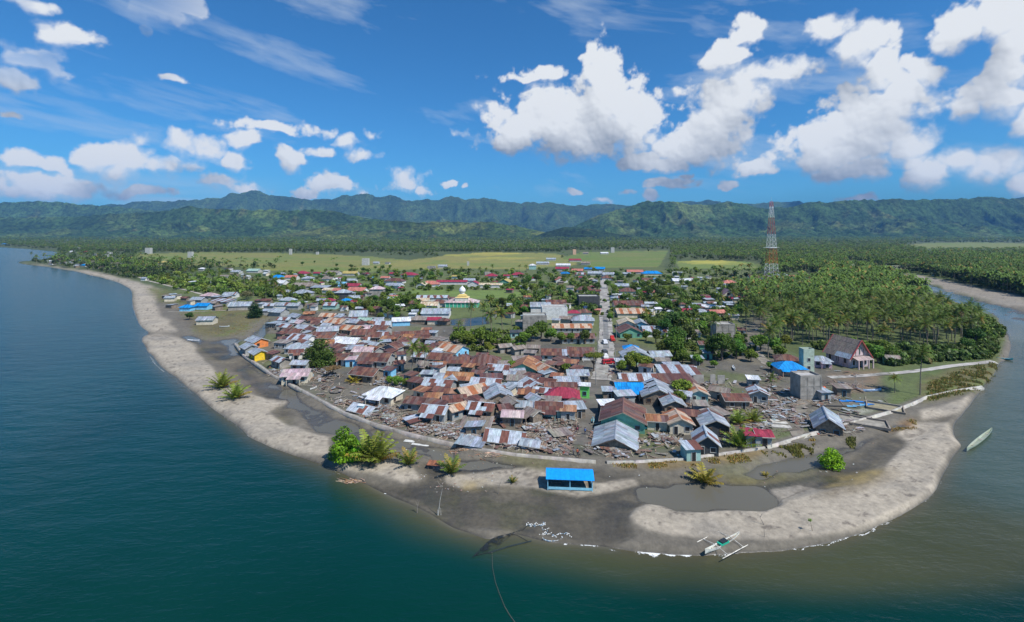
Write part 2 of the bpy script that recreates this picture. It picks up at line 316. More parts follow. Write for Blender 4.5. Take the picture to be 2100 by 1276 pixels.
ALGAE = [(PL("1690,985 1760,972 1815,970 1800,992 1745,1008 1690,1006"), (.24, .18, .06), .8), (PL("1480,985 1600,978 1680,985 1600,1000 1500,1000"), (.14, .12, .04), .7), (PL("945,996 990,990 1005,1000 985,1010 950,1010"), (.30, .22, .08), .85), (PL("1440,960 1560,945 1700,960 1640,985 1480,985"), (.13, .13, .05), .5),
 (PL("1250,952 1460,944 1570,928 1575,940 1480,962 1280,968"), (.20, .14, .05), .8), (PL("1820,885 1850,868 1880,862 1876,880"), (.26, .15, .06), .9), (PL("1660,1030 1740,1000 1840,960 1850,985 1760,1020 1690,1040"), (.19, .15, .09), .5), (PL("360,655 450,652 500,668 440,680 380,672"), (.10, .075, .05), .7),
 (PL("450,770 480,755 530,780 560,800 520,812 480,800"), (.17, .14, .11), .6), (PL("1020,930 1150,945 1200,958 1100,968 1020,955"), (.13, .12, .04), .5), (PL("1700,770 1800,765 1820,800 1740,810"), (.22, .14, .08), .6), (PL("1640,880 1620,840 1680,800 1720,880"), (.15, .13, .09), .5)]
cols = np.concatenate([np.arange(-9000, -400, 250), np.arange(-400, 0, 20), np.arange(0, 2100, 3), np.arange(2100, 2500, 20), np.arange(2500, 11000, 250)]).astype(float)
dys = np.concatenate([np.arange(860, 120, -2), np.arange(120, 34, -1.5), np.arange(34, 10, -.7), np.arange(10, 2.6, -.5)]).astype(float)
PXg, DYg = np.meshgrid(cols, dys); PYg = DYg + CY
Yg = HC * FP / DYg; Xg = (PXg - CX) / FP * Yg
wob = 5
PXn = PXg + (fbm(Xg / 14, Yg / 14, 5, 3) - .5) * 34 * np.clip(DYg / 300, .15, 1); PYn = PYg + (fbm(Xg / 14, Yg / 14, 5, 9) - .5) * 16 * np.clip(DYg / 300, .1, 1)
def mk(polys, r=1, noisy=True):
    a, b = (PXn, PYn) if noisy else (PXg, PYg); m_ = np.zeros(PXg.shape, bool)
    for p in (polys if isinstance(polys[0], list) else [polys]): m_ |= inside(p, a, b)
    return blur(m_.astype(float), r)
Bl = mk(LAND, 2, False); Blw = mk(LAND, 2); Bl = np.where(DYg > 60, Bl * .5 + Blw * .5, Bl)
fz = fbm(Xg / 6, Yg / 6, 5, 131, .6) - .5; PXs, PYs = PXn, PYn; PXn = PXg + fz * 60 * np.clip(DYg / 300, .15, 1) + (fbm(Xg / 22, Yg / 22, 3, 133) - .5) * 90 * np.clip((DYg - 330) / 150, 0, 1); PYn = PYg + fz[:, ::-1] * 26 * np.clip(DYg / 300, .1, 1); Bin = np.maximum(mk(INLET, 2), mk(RIVER, 1)); PXn, PYn = PXs, PYs; Bmud = mk(MUD, 3); Bs = mk(SAND, 1); Bv = mk(VILL, 1, False)
lumps = fbm(Xg / 5, Yg / 5, 4, 21) - .5; broad = fbm(Xg / 30, Yg / 30, 4, 33) - .5
Zg = np.clip((Bl - .5) * 1.5, -.75, .75)
Zg = np.where(Bl < .02, -2.0, Zg)
Zg = Zg * (1 - Bmud * .9) + Bmud * .9 * (.055 + lumps * .24 + broad * .14) * np.clip(Bl * 2 - .6, -1, 1)
Zg = Zg * (1 - Bin) + (-.075 + lumps * .55 + broad * .40) * Bin
Zg = Zg + Bs * (.14 + lumps * .05) * np.clip(Bl * 2 - 1, 0, 1)
Zg = np.where(Bv > .5, np.maximum(Zg, -.3) * (1 - Bv) + Bv * (.75 + lumps * .25 * np.clip(1 - Bin, 0, 1)), Zg)
Zg = np.where((Bin > .5) & (Bv > .3), np.minimum(Zg, -.1), Zg)
FLOOD = PL("745,640 820,640 850,655 930,655 1000,650 1010,668 940,672 880,668 830,662 750,650")
Bf = mk(FLOOD, 1); Zg = Zg * (1 - Bf) - .2 * Bf
fade = np.clip((DYg - 12) / 30, 0, 1); Zg = np.where(Zg > .1, Zg, Zg)
def gz(x, y):
    if y <= 56: return -2.
    px, dy = CX + x / y * FP, HC * FP / y
    i = np.interp(px, cols, np.arange(len(cols))); j = np.interp(-dy, -dys, np.arange(len(dys)))
    i0, j0 = int(min(i, len(cols) - 2)), int(min(j, len(dys) - 2)); a, b = i - i0, j - j0
    return float((Zg[j0, i0] * (1 - a) + Zg[j0, i0 + 1] * a) * (1 - b) + (Zg[j0 + 1, i0] * (1 - a) + Zg[j0 + 1, i0 + 1] * a) * b)
# colours
def lay(C, m_, c, k=1.):
    m_ = (m_ * k)[..., None]; return C * (1 - m_) + np.array(c) * m_
C = np.zeros(PXg.shape + (3,)) + np.array((.055, .075, .022))
C = lay(C, np.clip(fbm(Xg / 60, Yg / 60, 4, 5) * 3 - 1.2, 0, 1), (.075, .095, .03))
C = lay(C, mk(PL("480,560 1560,555 1620,600 1560,760 560,760 430,640 340,600"), 4), (.105, .122, .038), .85)
C = lay(C, np.clip(fbm(Xg / 12, Yg / 12, 4, 15) * 5 - 2.4, 0, 1) * (Bv), (.085, .12, .03), .7)
for p, c_ in FIELDS:
    C = lay(C, mk(p, 0), c_)
strip = np.clip(fbm(Xg / 120, Yg / 18, 3, 71) * 4 - 1.6, 0, 1)
fm = mk([p for p, _ in FIELDS], 0); C = lay(C, fm * strip, (.20, .16, .06), .45)
C = lay(C, fm * np.clip(fbm(Xg / 40, Yg / 30, 3, 77) * 4 - 1.8, 0, 1), (.10, .16, .03), .6)
for p in GREEN: C = lay(C, mk(p, 2), (.09, .115, .035), .85)
C = lay(C, mk(FOOT, 0), (.12, .175, .035))
C = lay(C, mk(DIRT, 4), (.135, .118, .092), .95)
C = lay(C, mk(DIRT, 4) * np.clip(fbm(Xg / 9, Yg / 9, 4, 41) * 4 - 1.7, 0, 1), (.085, .08, .068), .9)
C = lay(C, mk(PL("1180,835 1330,880 1520,880 1560,905 1400,935 1230,942 1150,935"), 4), (.085, .079, .067), .85)
C = lay(C, mk(DIRT, 4) * np.clip(fbm(Xg / 16, Yg / 16, 4, 49) * 6 - 3.3, 0, 1), (.09, .11, .035), .8)
out = (1 - Bv) * np.clip((DYg - 110) / 40, 0, 1)
C = lay(C, out * (Bl > .02), (.13, .115, .09))
C = lay(C, Bmud * (1 - Bv), (.092, .080, .058)); C = lay(C, Bmud * (1 - Bv) * np.clip(broad * 5, 0, 1), (.15, .128, .092), .8)
C = lay(C, Bmud * (1 - Bv) * np.clip(-lumps * 5 - .3, 0, 1), (.12, .11, .045), .6); C = lay(C, Bmud * (1 - Bv) * np.clip(fbm(Xg / 7, Yg / 4, 5, 66) * 6 - 3.2, 0, 1), (.17, .145, .10), .6); C = lay(C, Bmud * (1 - Bv) * np.clip(fbm(Xg / 10, Yg / 6, 5, 68) * 7 - 4, 0, 1), (.045, .042, .036), .7)
C = lay(C, Bs, (.33, .286, .222)); C = lay(C, mk(PL('1700,530 2300,560 2300,650 1940,640 1700,560'), 1) * Bs, (.22, .19, .15)); C = lay(C, Bs * np.clip(fbm(Xg / 3, Yg / 3, 4, 61) * 4 - 2.1, 0, 1), (.22, .195, .16), .4)
C = lay(C, Bs * np.clip(fbm(Xg / 16, Yg / 7, 5, 65) * 5 - 2.6, 0, 1), (.21, .19, .16), .6)
C = lay(C, Bs * np.exp(-((Zg + lumps * .1 - .30) / .035) ** 2) * np.clip(fbm(Xg / 2, Yg / 2, 3, 88) * 3 - .8, 0, 1), (.13, .11, .085), .75); C = lay(C, Bs * np.clip(fbm(Xg / 1.2, Yg / 1.2, 3, 89) * 9 - 6.1, 0, 1), (.12, .10, .08), .8)
for p in MARSH: C = lay(C, mk(p, 2), (.12, .105, .04), .9); C = lay(C, mk(p, 2) * np.clip(lumps * 8, 0, 1), (.10, .125, .03), .8)
for p, c_, k in ALGAE: C = lay(C, mk(p, 2) * np.clip(lumps * 3 + .8, 0, 1), c_, k)
C = lay(C, mk(PL("1725,858 1770,842 1800,846 1770,858") , 1), (.45, .43, .38), .5)
wet = np.clip(1 - (Zg - .02) / .22, 0, 1)
C = C * (1 - .45 * wet[..., None]); wetr = wet
# extra rows/cols under and behind the viewer
def grid_mesh(name, X, Y, Z, col, mat, attrs=None, smooth=True):
    r, c_ = X.shape; V = np.stack([X, Y, Z], -1).reshape(-1, 3); i = np.arange(r * c_).reshape(r, c_)
    F = np.stack([i[:-1, :-1], i[:-1, 1:], i[1:, 1:], i[1:, :-1]], -1).reshape(-1, 4)
    return np_mesh(name, V, F, mat, col.reshape(-1, 3), smooth, attrs)
m, t, b = base_mat('ground'); M['ground'] = m
at = N(t, 'ShaderNodeAttribute', attribute_name='Col'); aw = N(t, 'ShaderNodeAttribute', attribute_name='wet'); ge = N(t, 'ShaderNodeNewGeometry')
nA = noise(t, ge.outputs['Position'], .9, 7, .68); nB = noise(t, ge.outputs['Position'], .12, 6, .6)
f = math_(t, 'MULTIPLY', sstep(t, nA, .28, .72, .78, 1.22), sstep(t, nB, .3, .7, .88, 1.12))
vm = N(t, 'ShaderNodeVectorMath', operation='SCALE'); t.links.new(at.outputs['Color'], vm.inputs[0]); t.links.new(f, vm.inputs['Scale'])
t.links.new(vm.outputs[0], b.inputs['Base Color'])
t.links.new(sstep(t, aw.outputs['Fac'], .2, 1, .92, .30), b.inputs['Roughness'])
bp = N(t, 'ShaderNodeBump'); bp.inputs['Strength'].default_value = .7; bp.inputs['Distance'].default_value = .25
t.links.new(nA, bp.inputs['Height']); t.links.new(bp.outputs[0], b.inputs['Normal'])
g_ = link('ground', grid_mesh('ground', Xg, Yg, Zg, C, M['ground'], {'wet': wetr.ravel()})); g_['kind'] = 'structure'
# ---- water
W = np.zeros(PXg.shape + (3,)) + np.array((.0015, .036, .038))
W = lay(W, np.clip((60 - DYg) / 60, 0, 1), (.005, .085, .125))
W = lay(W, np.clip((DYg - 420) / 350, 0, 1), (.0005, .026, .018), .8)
turb = blur(inside(PL("560,900 700,960 900,1020 1000,1080 1300,1110 1600,1110 1900,980 1960,800 2060,650 2600,700 2600,1150 2100,1210 1700,1215 1300,1190 1100,1150 850,1090 740,1010 600,945"), PXn, PYn).astype(float), 13)
W = lay(W, turb, (.052, .058, .026))
W = lay(W, blur(inside(PL("1900,1000 1990,880 2040,760 2080,660 4000,700 4000,1030 2100,1060"), PXg, PYg).astype(float), 12), (.040, .066, .054), .9)
shore = np.clip(blur((Bl > .5).astype(float), 9) * 1.9, 0, 1); W = lay(W, shore * np.clip((DYg - 100) / 200, .2, 1), (.085, .074, .045), .85)
W = lay(W, blur(np.clip(Bin + Bmud, 0, 1) * (Bl > .3), 2), (.12, .112, .088))
W = lay(W, mk(RIVER, 1), (.05, .09, .11)); W = lay(W, Bf, (.03, .03, .022))
W *= (1 + (fbm(Xg / 25, Yg / 60, 4, 91) - .5) * .5)[..., None]
m, t, b = base_mat('water'); M['water'] = m
at = N(t, 'ShaderNodeAttribute', attribute_name='Col'); t.links.new(at.outputs['Color'], b.inputs['Base Color'])
b.inputs['Roughness'].default_value = .16; b.inputs['IOR'].default_value = 1.33; b.inputs['Specular IOR Level'].default_value = .22
ge = N(t, 'ShaderNodeNewGeometry'); mp = N(t, 'ShaderNodeMapping'); mp.inputs['Rotation'].default_value = (0, 0, R(-18)); mp.inputs['Scale'].default_value = (.42, 1, 1)
t.links.new(ge.outputs['Position'], mp.inputs[0])
calm = N(t, 'ShaderNodeAttribute', attribute_name='calm')
h = math_(t, 'ADD', math_(t, 'MULTIPLY', noise(t, mp.outputs[0], .22, 4, .6), 1.4), math_(t, 'MULTIPLY', noise(t, mp.outputs[0], 1.3, 4, .6), .35))
bp = N(t, 'ShaderNodeBump'); bp.inputs['Distance'].default_value = .45
t.links.new(sstep(t, calm.outputs['Fac'], 0, 1, .55, .06), bp.inputs['Strength']); t.links.new(h, bp.inputs['Height']); t.links.new(bp.outputs[0], b.inputs['Normal'])
keep = np.clip(blur(np.clip(Bin + Bmud + Bf, 0, 1), 2), 0, 1)
wx = np.vstack([(cols - CX) / FP * 60, (cols - CX) / FP * 60, (cols - CX) / FP * 60, Xg]); wy = np.vstack([np.full((1, len(cols)), -900.), np.full((1, len(cols)), 0.), np.full((1, len(cols)), 50.), Yg])
wx[:3] *= np.array([[8.], [4.], [1.]])
Wc = np.concatenate([np.repeat(W[:1], 3, 0), W]); kp = np.vstack([np.repeat(keep[:1], 3, 0), keep])
wo = link('water', grid_mesh('water', wx, wy, np.zeros_like(wx), Wc, M['water'], {'calm': kp.ravel()})); wo['kind'] = 'structure'
# ------------------------------------------------------------------ hills and mountains
m, t, b = base_mat('wooded_slope'); M['hill'] = m
at = N(t, 'ShaderNodeAttribute', attribute_name='Col'); ge = N(t, 'ShaderNodeNewGeometry')
nA = noise(t, ge.outputs['Position'], .028, 7, .78); nB = noise(t, ge.outputs['Position'], .004, 5, .6)
f = math_(t, 'MULTIPLY', sstep(t, nA, .36, .64, .30, 1.9), sstep(t, nB, .35, .65, .7, 1.25))
vm = N(t, 'ShaderNodeVectorMath', operation='SCALE'); t.links.new(at.outputs['Color'], vm.inputs[0]); t.links.new(f, vm.inputs['Scale'])
t.links.new(vm.outputs[0], b.inputs['Base Color']); b.inputs['Roughness'].default_value = .9; b.inputs['Specular IOR Level'].default_value = .1
bp = N(t, 'ShaderNodeBump'); bp.inputs['Strength'].default_value = .8; bp.inputs['Distance'].default_value = 30
t.links.new(nA, bp.inputs['Height']); t.links.new(bp.outputs[0], b.inputs['Normal'])
def ridged(x, y, o=5, seed=0):
    s, a, tt = 0, 1, 0
    for i in range(o):
        s = s + a * (1 - np.abs(2 * vnoise(x * 2 ** i + 5.3 * i, y * 2 ** i + 9.1 * i, seed + i) - 1)) ** 1.6; tt += a; a *= .5
    return s / tt
def hill(name, prof, D0, D1, D2, seed, sp, spur, base, patch, step=4):
    pr = PL(prof); xs = np.arange(pr[0][0], pr[-1][0] + 1, step); top = np.interp(xs, [p[0] for p in pr], [p[1] for p in pr])
    D = np.concatenate([np.linspace(D0, D1, 90), np.linspace(D1, D2, 14)[1:]])
    PXh, Dh = np.meshgrid(xs, D); X = (PXh - CX) / FP * D1 * (.55 + .45 * Dh / D1); Y = Dh.copy(); T = np.tile(top, (len(D), 1))
    H = np.maximum(HC + (CY - T) / FP * D1, 0) * (1 + .13 * (fbm(X / 170, X * 0 + seed, 4, seed + 90) - .5)) ; tt = np.clip((Dh - D0) / (D1 - D0), 0, 1)
    s = .6 * ridged(X / (sp * .6), Y / (sp * 1.3), 5, seed) + .4 * ridged(X / (sp * .22), Y / (sp * .5), 4, seed + 3); s2 = fbm(X / 38, Y / 50, 4, seed + 50, .65) - .5
    body = tt ** 1.15 * (1 - spur * (1 - s) * (1 - tt ** 5) * 1.5) + .30 * (s - .5) * tt * (1 - tt ** 3)
    Z = H * body + s2 * 26 * np.clip(H / 120, 0, 1) * np.clip(tt * 4, 0, 1)
    back = np.clip((Dh - D1) / (D2 - D1), 0, 1); Z = np.where(Dh > D1, (H + s2 * 26 * np.clip(H / 120, 0, 1)) * (1 - back ** 1.3 * .8), Z); Z[0] = -8; Z -= 6 * (1 - np.clip(H / 30, 0, 1))
    k = np.clip(fbm(X / 260, Y / 260, 4, seed + 7) * 5 - 2.5, 0, 1)[..., None]; c_ = np.array(base) * (1 - k) + np.array(patch) * k
    k2 = np.clip(fbm(X / 110, Y / 110, 4, seed + 17) * 7 - 4.9, 0, 1)[..., None] * .5; c_ = c_ * (1 - k2) + np.array((.12, .11, .045)) * k2
    o = link(name, grid_mesh(name, X, Y, Z, c_, M['hill'])); o['kind'] = 'structure'
FAR = (.035, .062, .022); FARP = (.05, .08, .026)
hill('mountain_range', "-700,440 -200,430 60,424 150,422 220,420 290,413 350,412 410,410 450,404 485,397 515,392 560,402 630,409 680,408 740,398 770,402 800,401 830,410 860,407 895,413 925,404 970,410 1000,409 1050,417 1100,413 1180,421 1260,419 1300,423 1350,417 1400,412 1450,411 1520,418 1650,414 1800,416 2000,410 2200,404 2700,415", 6600, 8800, 11000, 1, 800, .8, FAR, FARP)
hill('hills', "-900,420 -400,410 0,416 80,411 150,419 230,424 330,433 420,441 520,450 600,480", 5000, 6200, 7600, 11, 520, .75, (.042, .078, .026), (.06, .10, .03))
hill('hills', "-800,450 -300,445 0,446 120,446 240,440 340,432 390,424 440,428 520,428 600,430 640,431 700,437 760,448 830,456 950,470 1080,484", 3700, 4600, 5600, 23, 430, .75, (.034, .064, .02), (.075, .108, .03))
hill('hills', "520,486 600,478 680,462 740,457 800,453 860,455 900,455 1000,456 1060,463 1130,480 1180,488", 3500, 4000, 4700, 31, 280, .55, (.042, .068, .018), (.10, .12, .03))
hill('hills', "1080,488 1130,479 1180,462 1230,441 1280,426 1330,412 1390,414 1420,420 1470,417 1500,415 1540,423 1570,427 1620,422 1700,412 1800,410 1880,407 1950,411 2030,405 2100,407 2400,398 2900,410", 3700, 5000, 6400, 47, 600, .85, (.034, .066, .02), (.08, .11, .034), 3)
hill('hills', "1090,488 1120,476 1160,466 1220,471 1290,484", 3300, 3600, 4100, 53, 200, .4, (.02, .036, .014), (.03, .045, .016))  # low spur: cloud shade put into its dark greens
# ------------------------------------------------------------------ houses
PAL = {'R': [(.145, .060, .045), (.18, .078, .056), (.115, .052, .042), (.21, .105, .07), (.16, .10, .085)], 'O': [(.36, .17, .075), (.28, .12, .06), (.40, .22, .12), (.22, .09, .05)],
 'G': [(.32, .36, .41), (.36, .41, .46), (.27, .31, .35), (.40, .44, .48)], 'W': [(.68, .70, .71), (.60, .63, .66), (.72, .73, .73)], 'B': [(.006, .24, .62), (.008, .28, .68), (.006, .20, .54)],
 'M': [(.30, .035, .065), (.34, .04, .07)], 'P': [(.52, .38, .38), (.46, .34, .35), (.56, .45, .44)], 'T': [(.26, .22, .185), (.30, .26, .22), (.22, .18, .15)],
 'N': [(.30, .46, .38), (.36, .50, .42)], 'C': [(.56, .47, .33), (.62, .54, .40), (.50, .38, .24)], 'L': [(.20, .48, .70), (.24, .52, .74)], 'A': [(.52, .20, .15), (.46, .17, .13)],
 'K': [(.06, .065, .07), (.08, .085, .09)], 'S': [(.42, .47, .52), (.18, .075, .055)], 'Y': [(.50, .40, .12), (.45, .35, .14)], 'X': [(.50, .38, .28), (.38, .14, .06)]}
PNAME = {'R': 'rust red', 'O': 'orange rusted', 'G': 'grey metal', 'W': 'white', 'B': 'bright blue', 'M': 'maroon', 'P': 'pale pink', 'T': 'weathered brown grey', 'N': 'pale green', 'C': 'cream', 'L': 'light blue', 'A': 'salmon red', 'K': 'black', 'S': 'rust striped grey', 'Y': 'ochre yellow', 'X': 'rust streaked cream'}
WCOL = {'g': (.30, .31, .30), 'w': (.62, .62, .60), 'y': (.75, .50, .02), 'o': (.70, .22, .06), 'n': (.14, .36, .25), 'b': (.20, .50, .72), 'p': (.60, .38, .42), 'c': (.58, .52, .40), 't': (.28, .46, .42), 'k': (.05, .055, .06), 's': (.62, .38, .26), 'm': (.29, .27, .24), 'd': (.20, .16, .12), 'l': (.16, .62, .12), 'i': (.38, .46, .37)}
WNAME = {'g': 'grey', 'w': 'white', 'y': 'bright yellow', 'o': 'orange', 'n': 'green', 'b': 'light blue', 'p': 'pink', 'c': 'cream', 't': 'pale teal', 'k': 'black', 's': 'salmon', 'm': 'bare concrete', 'd': 'bare board', 'l': 'lime green', 'i': 'pale mint'}
TNAME = {'g': 'gabled', 'f': 'front gabled', 'h': 'hip roofed', 's': 'low pitched', 'b': 'flat topped', 'o': 'open sided'}
def sheetcol(pal, k, seed=0):
    p = PAL[pal]
    if pal in 'SX':
        c = p[0] if (k * 7 + seed) % 5 in (0, 2, 3) else p[1]
        return jit(c, .10)
    return jit(random.choice(p), .10 if pal in 'BMNLKW' else .16)
def roof_gable(mb, L, W, h, rise, pal, ov=.55, miss=0., sides=(-1, 1), wav=.035):
    W2, L2 = W / 2 + ov, L / 2 + ov * .8; n = max(3, round(2 * L2 / .95)); segs = 2 if W2 > 2.4 else 1; drop = rise * ov / (W / 2)
    sd = random.randrange(5); other = random.choice('GRS') if random.random() < .22 and pal in 'GRO' else None; cut = random.uniform(.6, .85)
    for s in sides:
        for i in range(n):
            x0, x1 = -L2 + 2 * L2 * i / n, -L2 + 2 * L2 * (i + 1) / n + .04
            for q in range(segs):
                if random.random() < miss: continue
                t0, t1 = q / segs, (q + 1) / segs; e = random.uniform(0, wav)
                f = lambda t: (s * W2 * (1 - t), h - drop + (rise + drop) * t)
                (ya, za), (yb, zb) = f(t0 - (.02 if q else 0)), f(t1)
                pl = other if other and i / n > cut else pal; kk = i + q * (1 if random.random() < .25 else 0)
                pts = [(x0, ya, za + e + q * .015), (x1, ya, za + e + random.uniform(-.02, .03) + q * .015), (x1, yb, zb + e), (x0, yb, zb + e)]
                mb.face(pts if s < 0 else pts[::-1], sheetcol(pl, kk, sd))
    c = jit(PAL[pal][0], .1); c = c if pal != 'R' else (.2, .1, .08)
    for s in (-1, 1): mb.face([(-L2, -.22 * s, h + rise - .02), (L2, -.22 * s, h + rise - .02), (L2, 0, h + rise + .08), (-L2, 0, h + rise + .08)][::s], c)
def roof_hip(mb, L, W, h, rise, pal, ov=.6):
    L2, W2 = L / 2 + ov, W / 2 + ov; zb = h - rise * ov / (W / 2); H = h + rise - zb; R2 = max(L2 - W2, 0)
    def side(A2, B2, fn):
        n = max(3, round(2 * A2 / .95)); sl = A2 - (A2 - B2 if A2 > B2 else 0)
        run = min(A2, B2)
        for i in range(n):
            a0, a1 = -A2 + 2 * A2 * i / n, -A2 + 2 * A2 * (i + 1) / n
            t0, t1 = min(1, (A2 - abs(a0)) / run), min(1, (A2 - abs(a1)) / run); e = random.uniform(0, .02)
            mb.face([fn(a0, 0, e), fn(a1, 0, e), fn(a1, t1, e), fn(a0, t0, e)], sheetcol(pal, i))
    if R2 >= 0:
        side(L2, W2, lambda a, t, e: (a, -W2 * (1 - t), zb + H * t + e)); side(L2, W2, lambda a, t, e: (-a, W2 * (1 - t), zb + H * t + e))
        side(W2, W2, lambda a, t, e: (L2 - W2 * t, a, zb + H * t + e)); side(W2, W2, lambda a, t, e: (-L2 + W2 * t, -a, zb + H * t + e))
def opening(parent, kind, x, y, z, w_, h_, side, frame):
    """side: 'f' faces -y, 'l' faces -x, 'r' faces +x"""
    mb = MB(); d = .05
    if side == 'f': mb.box((x, y - d / 2, z), (w_, d, h_), (.02, .022, .025)); fr = [((x - w_ / 2, y - .05, z), (.09, .09, h_)), ((x + w_ / 2, y - .05, z), (.09, .09, h_)), ((x, y - .051, z + h_ / 2), (w_ + .1, .09, .09)), ((x, y - .06, z - h_ / 2), (w_ + .16, .13, .08))]
    else:
        s = -1 if side == 'l' else 1; mb.box((x + s * d / 2, y, z), (d, w_, h_), (.02, .022, .025))
        fr = [((x + s * .05, y - w_ / 2, z), (.09, .09, h_)), ((x + s * .05, y + w_ / 2, z), (.09, .09, h_)), ((x + s * .051, y, z + h_ / 2), (.09, w_ + .1, .09)), ((x + s * .06, y, z - h_ / 2), (.13, w_ + .16, .08))]
    for c_, s_ in fr: mb.box(c_, s_, frame)
    return mb.build(kind, M['paint'], parent)
HOUSES = []
def make_house(px, py, wpx, ty, pal, wall, rot=None, ex=''):
    h = 2.7; zr = h + 1.2; D = (HC - zr - .6) * FP / (py - CY); pxm = FP / D
    if rot is None:
        rot = random.choice((-35, -22, -12, -5, 8, 18)) + random.gauss(0, 5) if px < 930 and py > 635 else random.gauss(-7, 6)
    Wp = wpx / pxm; r = R(rot)
    if ty == 'f': wid = max(3.5, Wp * .92); L = wid * (1.25 if wid < 9 else 1.0); wth = wid; r += math.pi / 2
    else:
        L = max(3.0, Wp / (abs(math.cos(r)) + .55 * abs(math.sin(r)))); wth = max(3, min(L * .72, 9.5)); 
        if 'd' in ex: wth = min(L * .5, 6)
        if 'D' in ex: wth = L * .95
    if ty == 'b': wth = L * .8
    if 'H' in ex: h = 5.6
    if 'V' in ex: h = 8.2
    hx = [float(q[1:]) for q in ex.split(',') if q[:1] == 'h']; h = hx[0] if hx else h; near = py > 655; cen = D + wth * .12; X = (px - CX) / FP * cen; z0 = gz(X, cen)
    if 'H' in ex or 'V' in ex or hx: cen = (HC - h - .7) * FP / (py - CY) + wth * .2; X = (px - CX) / FP * cen; L = wpx * cen / FP * (.95 if py > 560 else .72); wth = L * .75; z0 = gz(X, cen)
    z0 = max(z0, -.1) - .1
    root = empty('house' if ty in 'gfh' else 'building' if ty == 'b' else 'shed', (X, cen, z0), r)
    wc = WCOL[wall] if py > 560 or wall != 'w' else (.42, .42, .40); wb = MB(); w_blank = 'z' in ex
    rise = .44 * wth / 2 if ty != 's' else .08 * wth
    if 'p' in ex: rise *= 1.7
    a, b_ = L / 2, wth / 2
    if ty == 'o':
        for sx_ in (-1, 0, 1):
            for sy in (-1, 1): wb.box((sx_ * (a - .2), sy * (b_ - .2), h / 2), (.22, .22, h), wc)
        wb.box((0, b_ - .2, h * .45), (L - .8, .12, h * .9), jit(wc)); wb.box((0, 0, .1), (L - .1, wth - .1, .2), (.3, .29, .27))
        for k in range(4): wb.box((0, -b_ + wth * (k + .5) / 4, h - .12), (L - .3, .12, .14), (.16, .12, .09))
        wb.build('frame', M['wood'], root)
    else:
        zf = h if ty != 'b' else h + .5
        for p, q in (((-a, -b_), (a, -b_)), ((a, -b_), (a, b_)), ((a, b_), (-a, b_)), ((-a, b_), (-a, -b_))):
            wb.face([(*p, -.4), (*q, -.4), (*q, zf), (*p, zf)], wc)
        wb.face([(-a, -b_, .06), (a, -b_, .06), (a, b_, .06), (-a, b_, .06)], (.2, .19, .17))
        if ty in 'gf':
            for s in (-1, 1): pts = [(s * a, -b_, h), (s * a, b_, h), (s * a, 0, h + rise - .04)]; wb.face(pts if s > 0 else pts[::-1], jit(wc, .06))
        if ty == 's':
            wb.face([(-a, b_, h), (-a, b_, h + rise), (a, b_, h + rise), (a, b_, h)], wc)
            for s in (-1, 1): wb.face([(s * a, -b_, h), (s * a, b_, h), (s * a, b_, h + rise)], wc)
        if ty == 'b':
            t_ = .18; zc = h
            for s in (-1, 1):
                wb.box((s * (a - t_ / 2), 0, h + .25), (t_ + .01, wth - .01, .54), wc); wb.box((0, s * (b_ - t_ / 2), h + .25), (L - 2 * t_ - .02, t_ + .01, .53), wc)
            wb.box((0, 0, h - .1), (L - .1, wth - .1, .2), jit((.34, .33, .31)))
            if wall == 'm':      # course lines of a bare frame building
                for zz in np.arange(1.3, h, 2.6): wb.box((0, -b_ - .02, zz), (L + .04, .06, .22), (.23, .215, .19))
                for k in range(4): wb.box((-a + L * (k + .02) / 3.04 * 1.0, -b_ - .03, h / 2), (.3, .07, h), (.24, .225, .2))
        wb.build('wall', M['concrete'] if wall == 'm' else M['wood'] if wall == 'd' else M['wall'], root)
    if ty != 'b':
        rb = MB(); miss = .05 if 'x' in ex else 0
        if ty in 'gfo': roof_gable(rb, L, wth, h, rise, pal, miss=miss, wav=.10 if 'x' in ex else .035)
        elif ty == 'h': roof_hip(rb, L, wth, h, rise * 1.15, pal)
        else:
            n = max(3, round((L + .8) / .95))
            for i in range(n):
                x0, x1 = -a - .4 + (L + .8) * i / n, -a - .4 + (L + .8) * (i + 1) / n + .03; e = random.uniform(0, .04)
                rb.face([(x0, -b_ - .5, h - .04 + e), (x1, -b_ - .5, h - .04 + e), (x1, b_ + .4, h + rise + .08 + e), (x0, b_ + .4, h + rise + .08 + e)], sheetcol(pal, i))
        rb.build('roof', M['roof'], root)
        if near:
            fb = MB(); W2, L2 = wth / 2 + .56, L / 2 + .45; dz = h - rise * .55 / (wth / 2); fc = random.choice([(.5, .48, .44), (.3, .27, .22), (.15, .12, .1)])
            if ty in 'gfo':
                for s in (-1, 1):
                    fb.bar((-L2, s * W2, dz - .07), (L2, s * W2, dz - .07), .09, fc)
                    for s2 in (-1, 1): fb.bar((s * L2, s2 * W2, dz - .08), (s * L2, 0, h + rise - .08), .09, fc)
                fb.build('fascia', M['paint'], root)
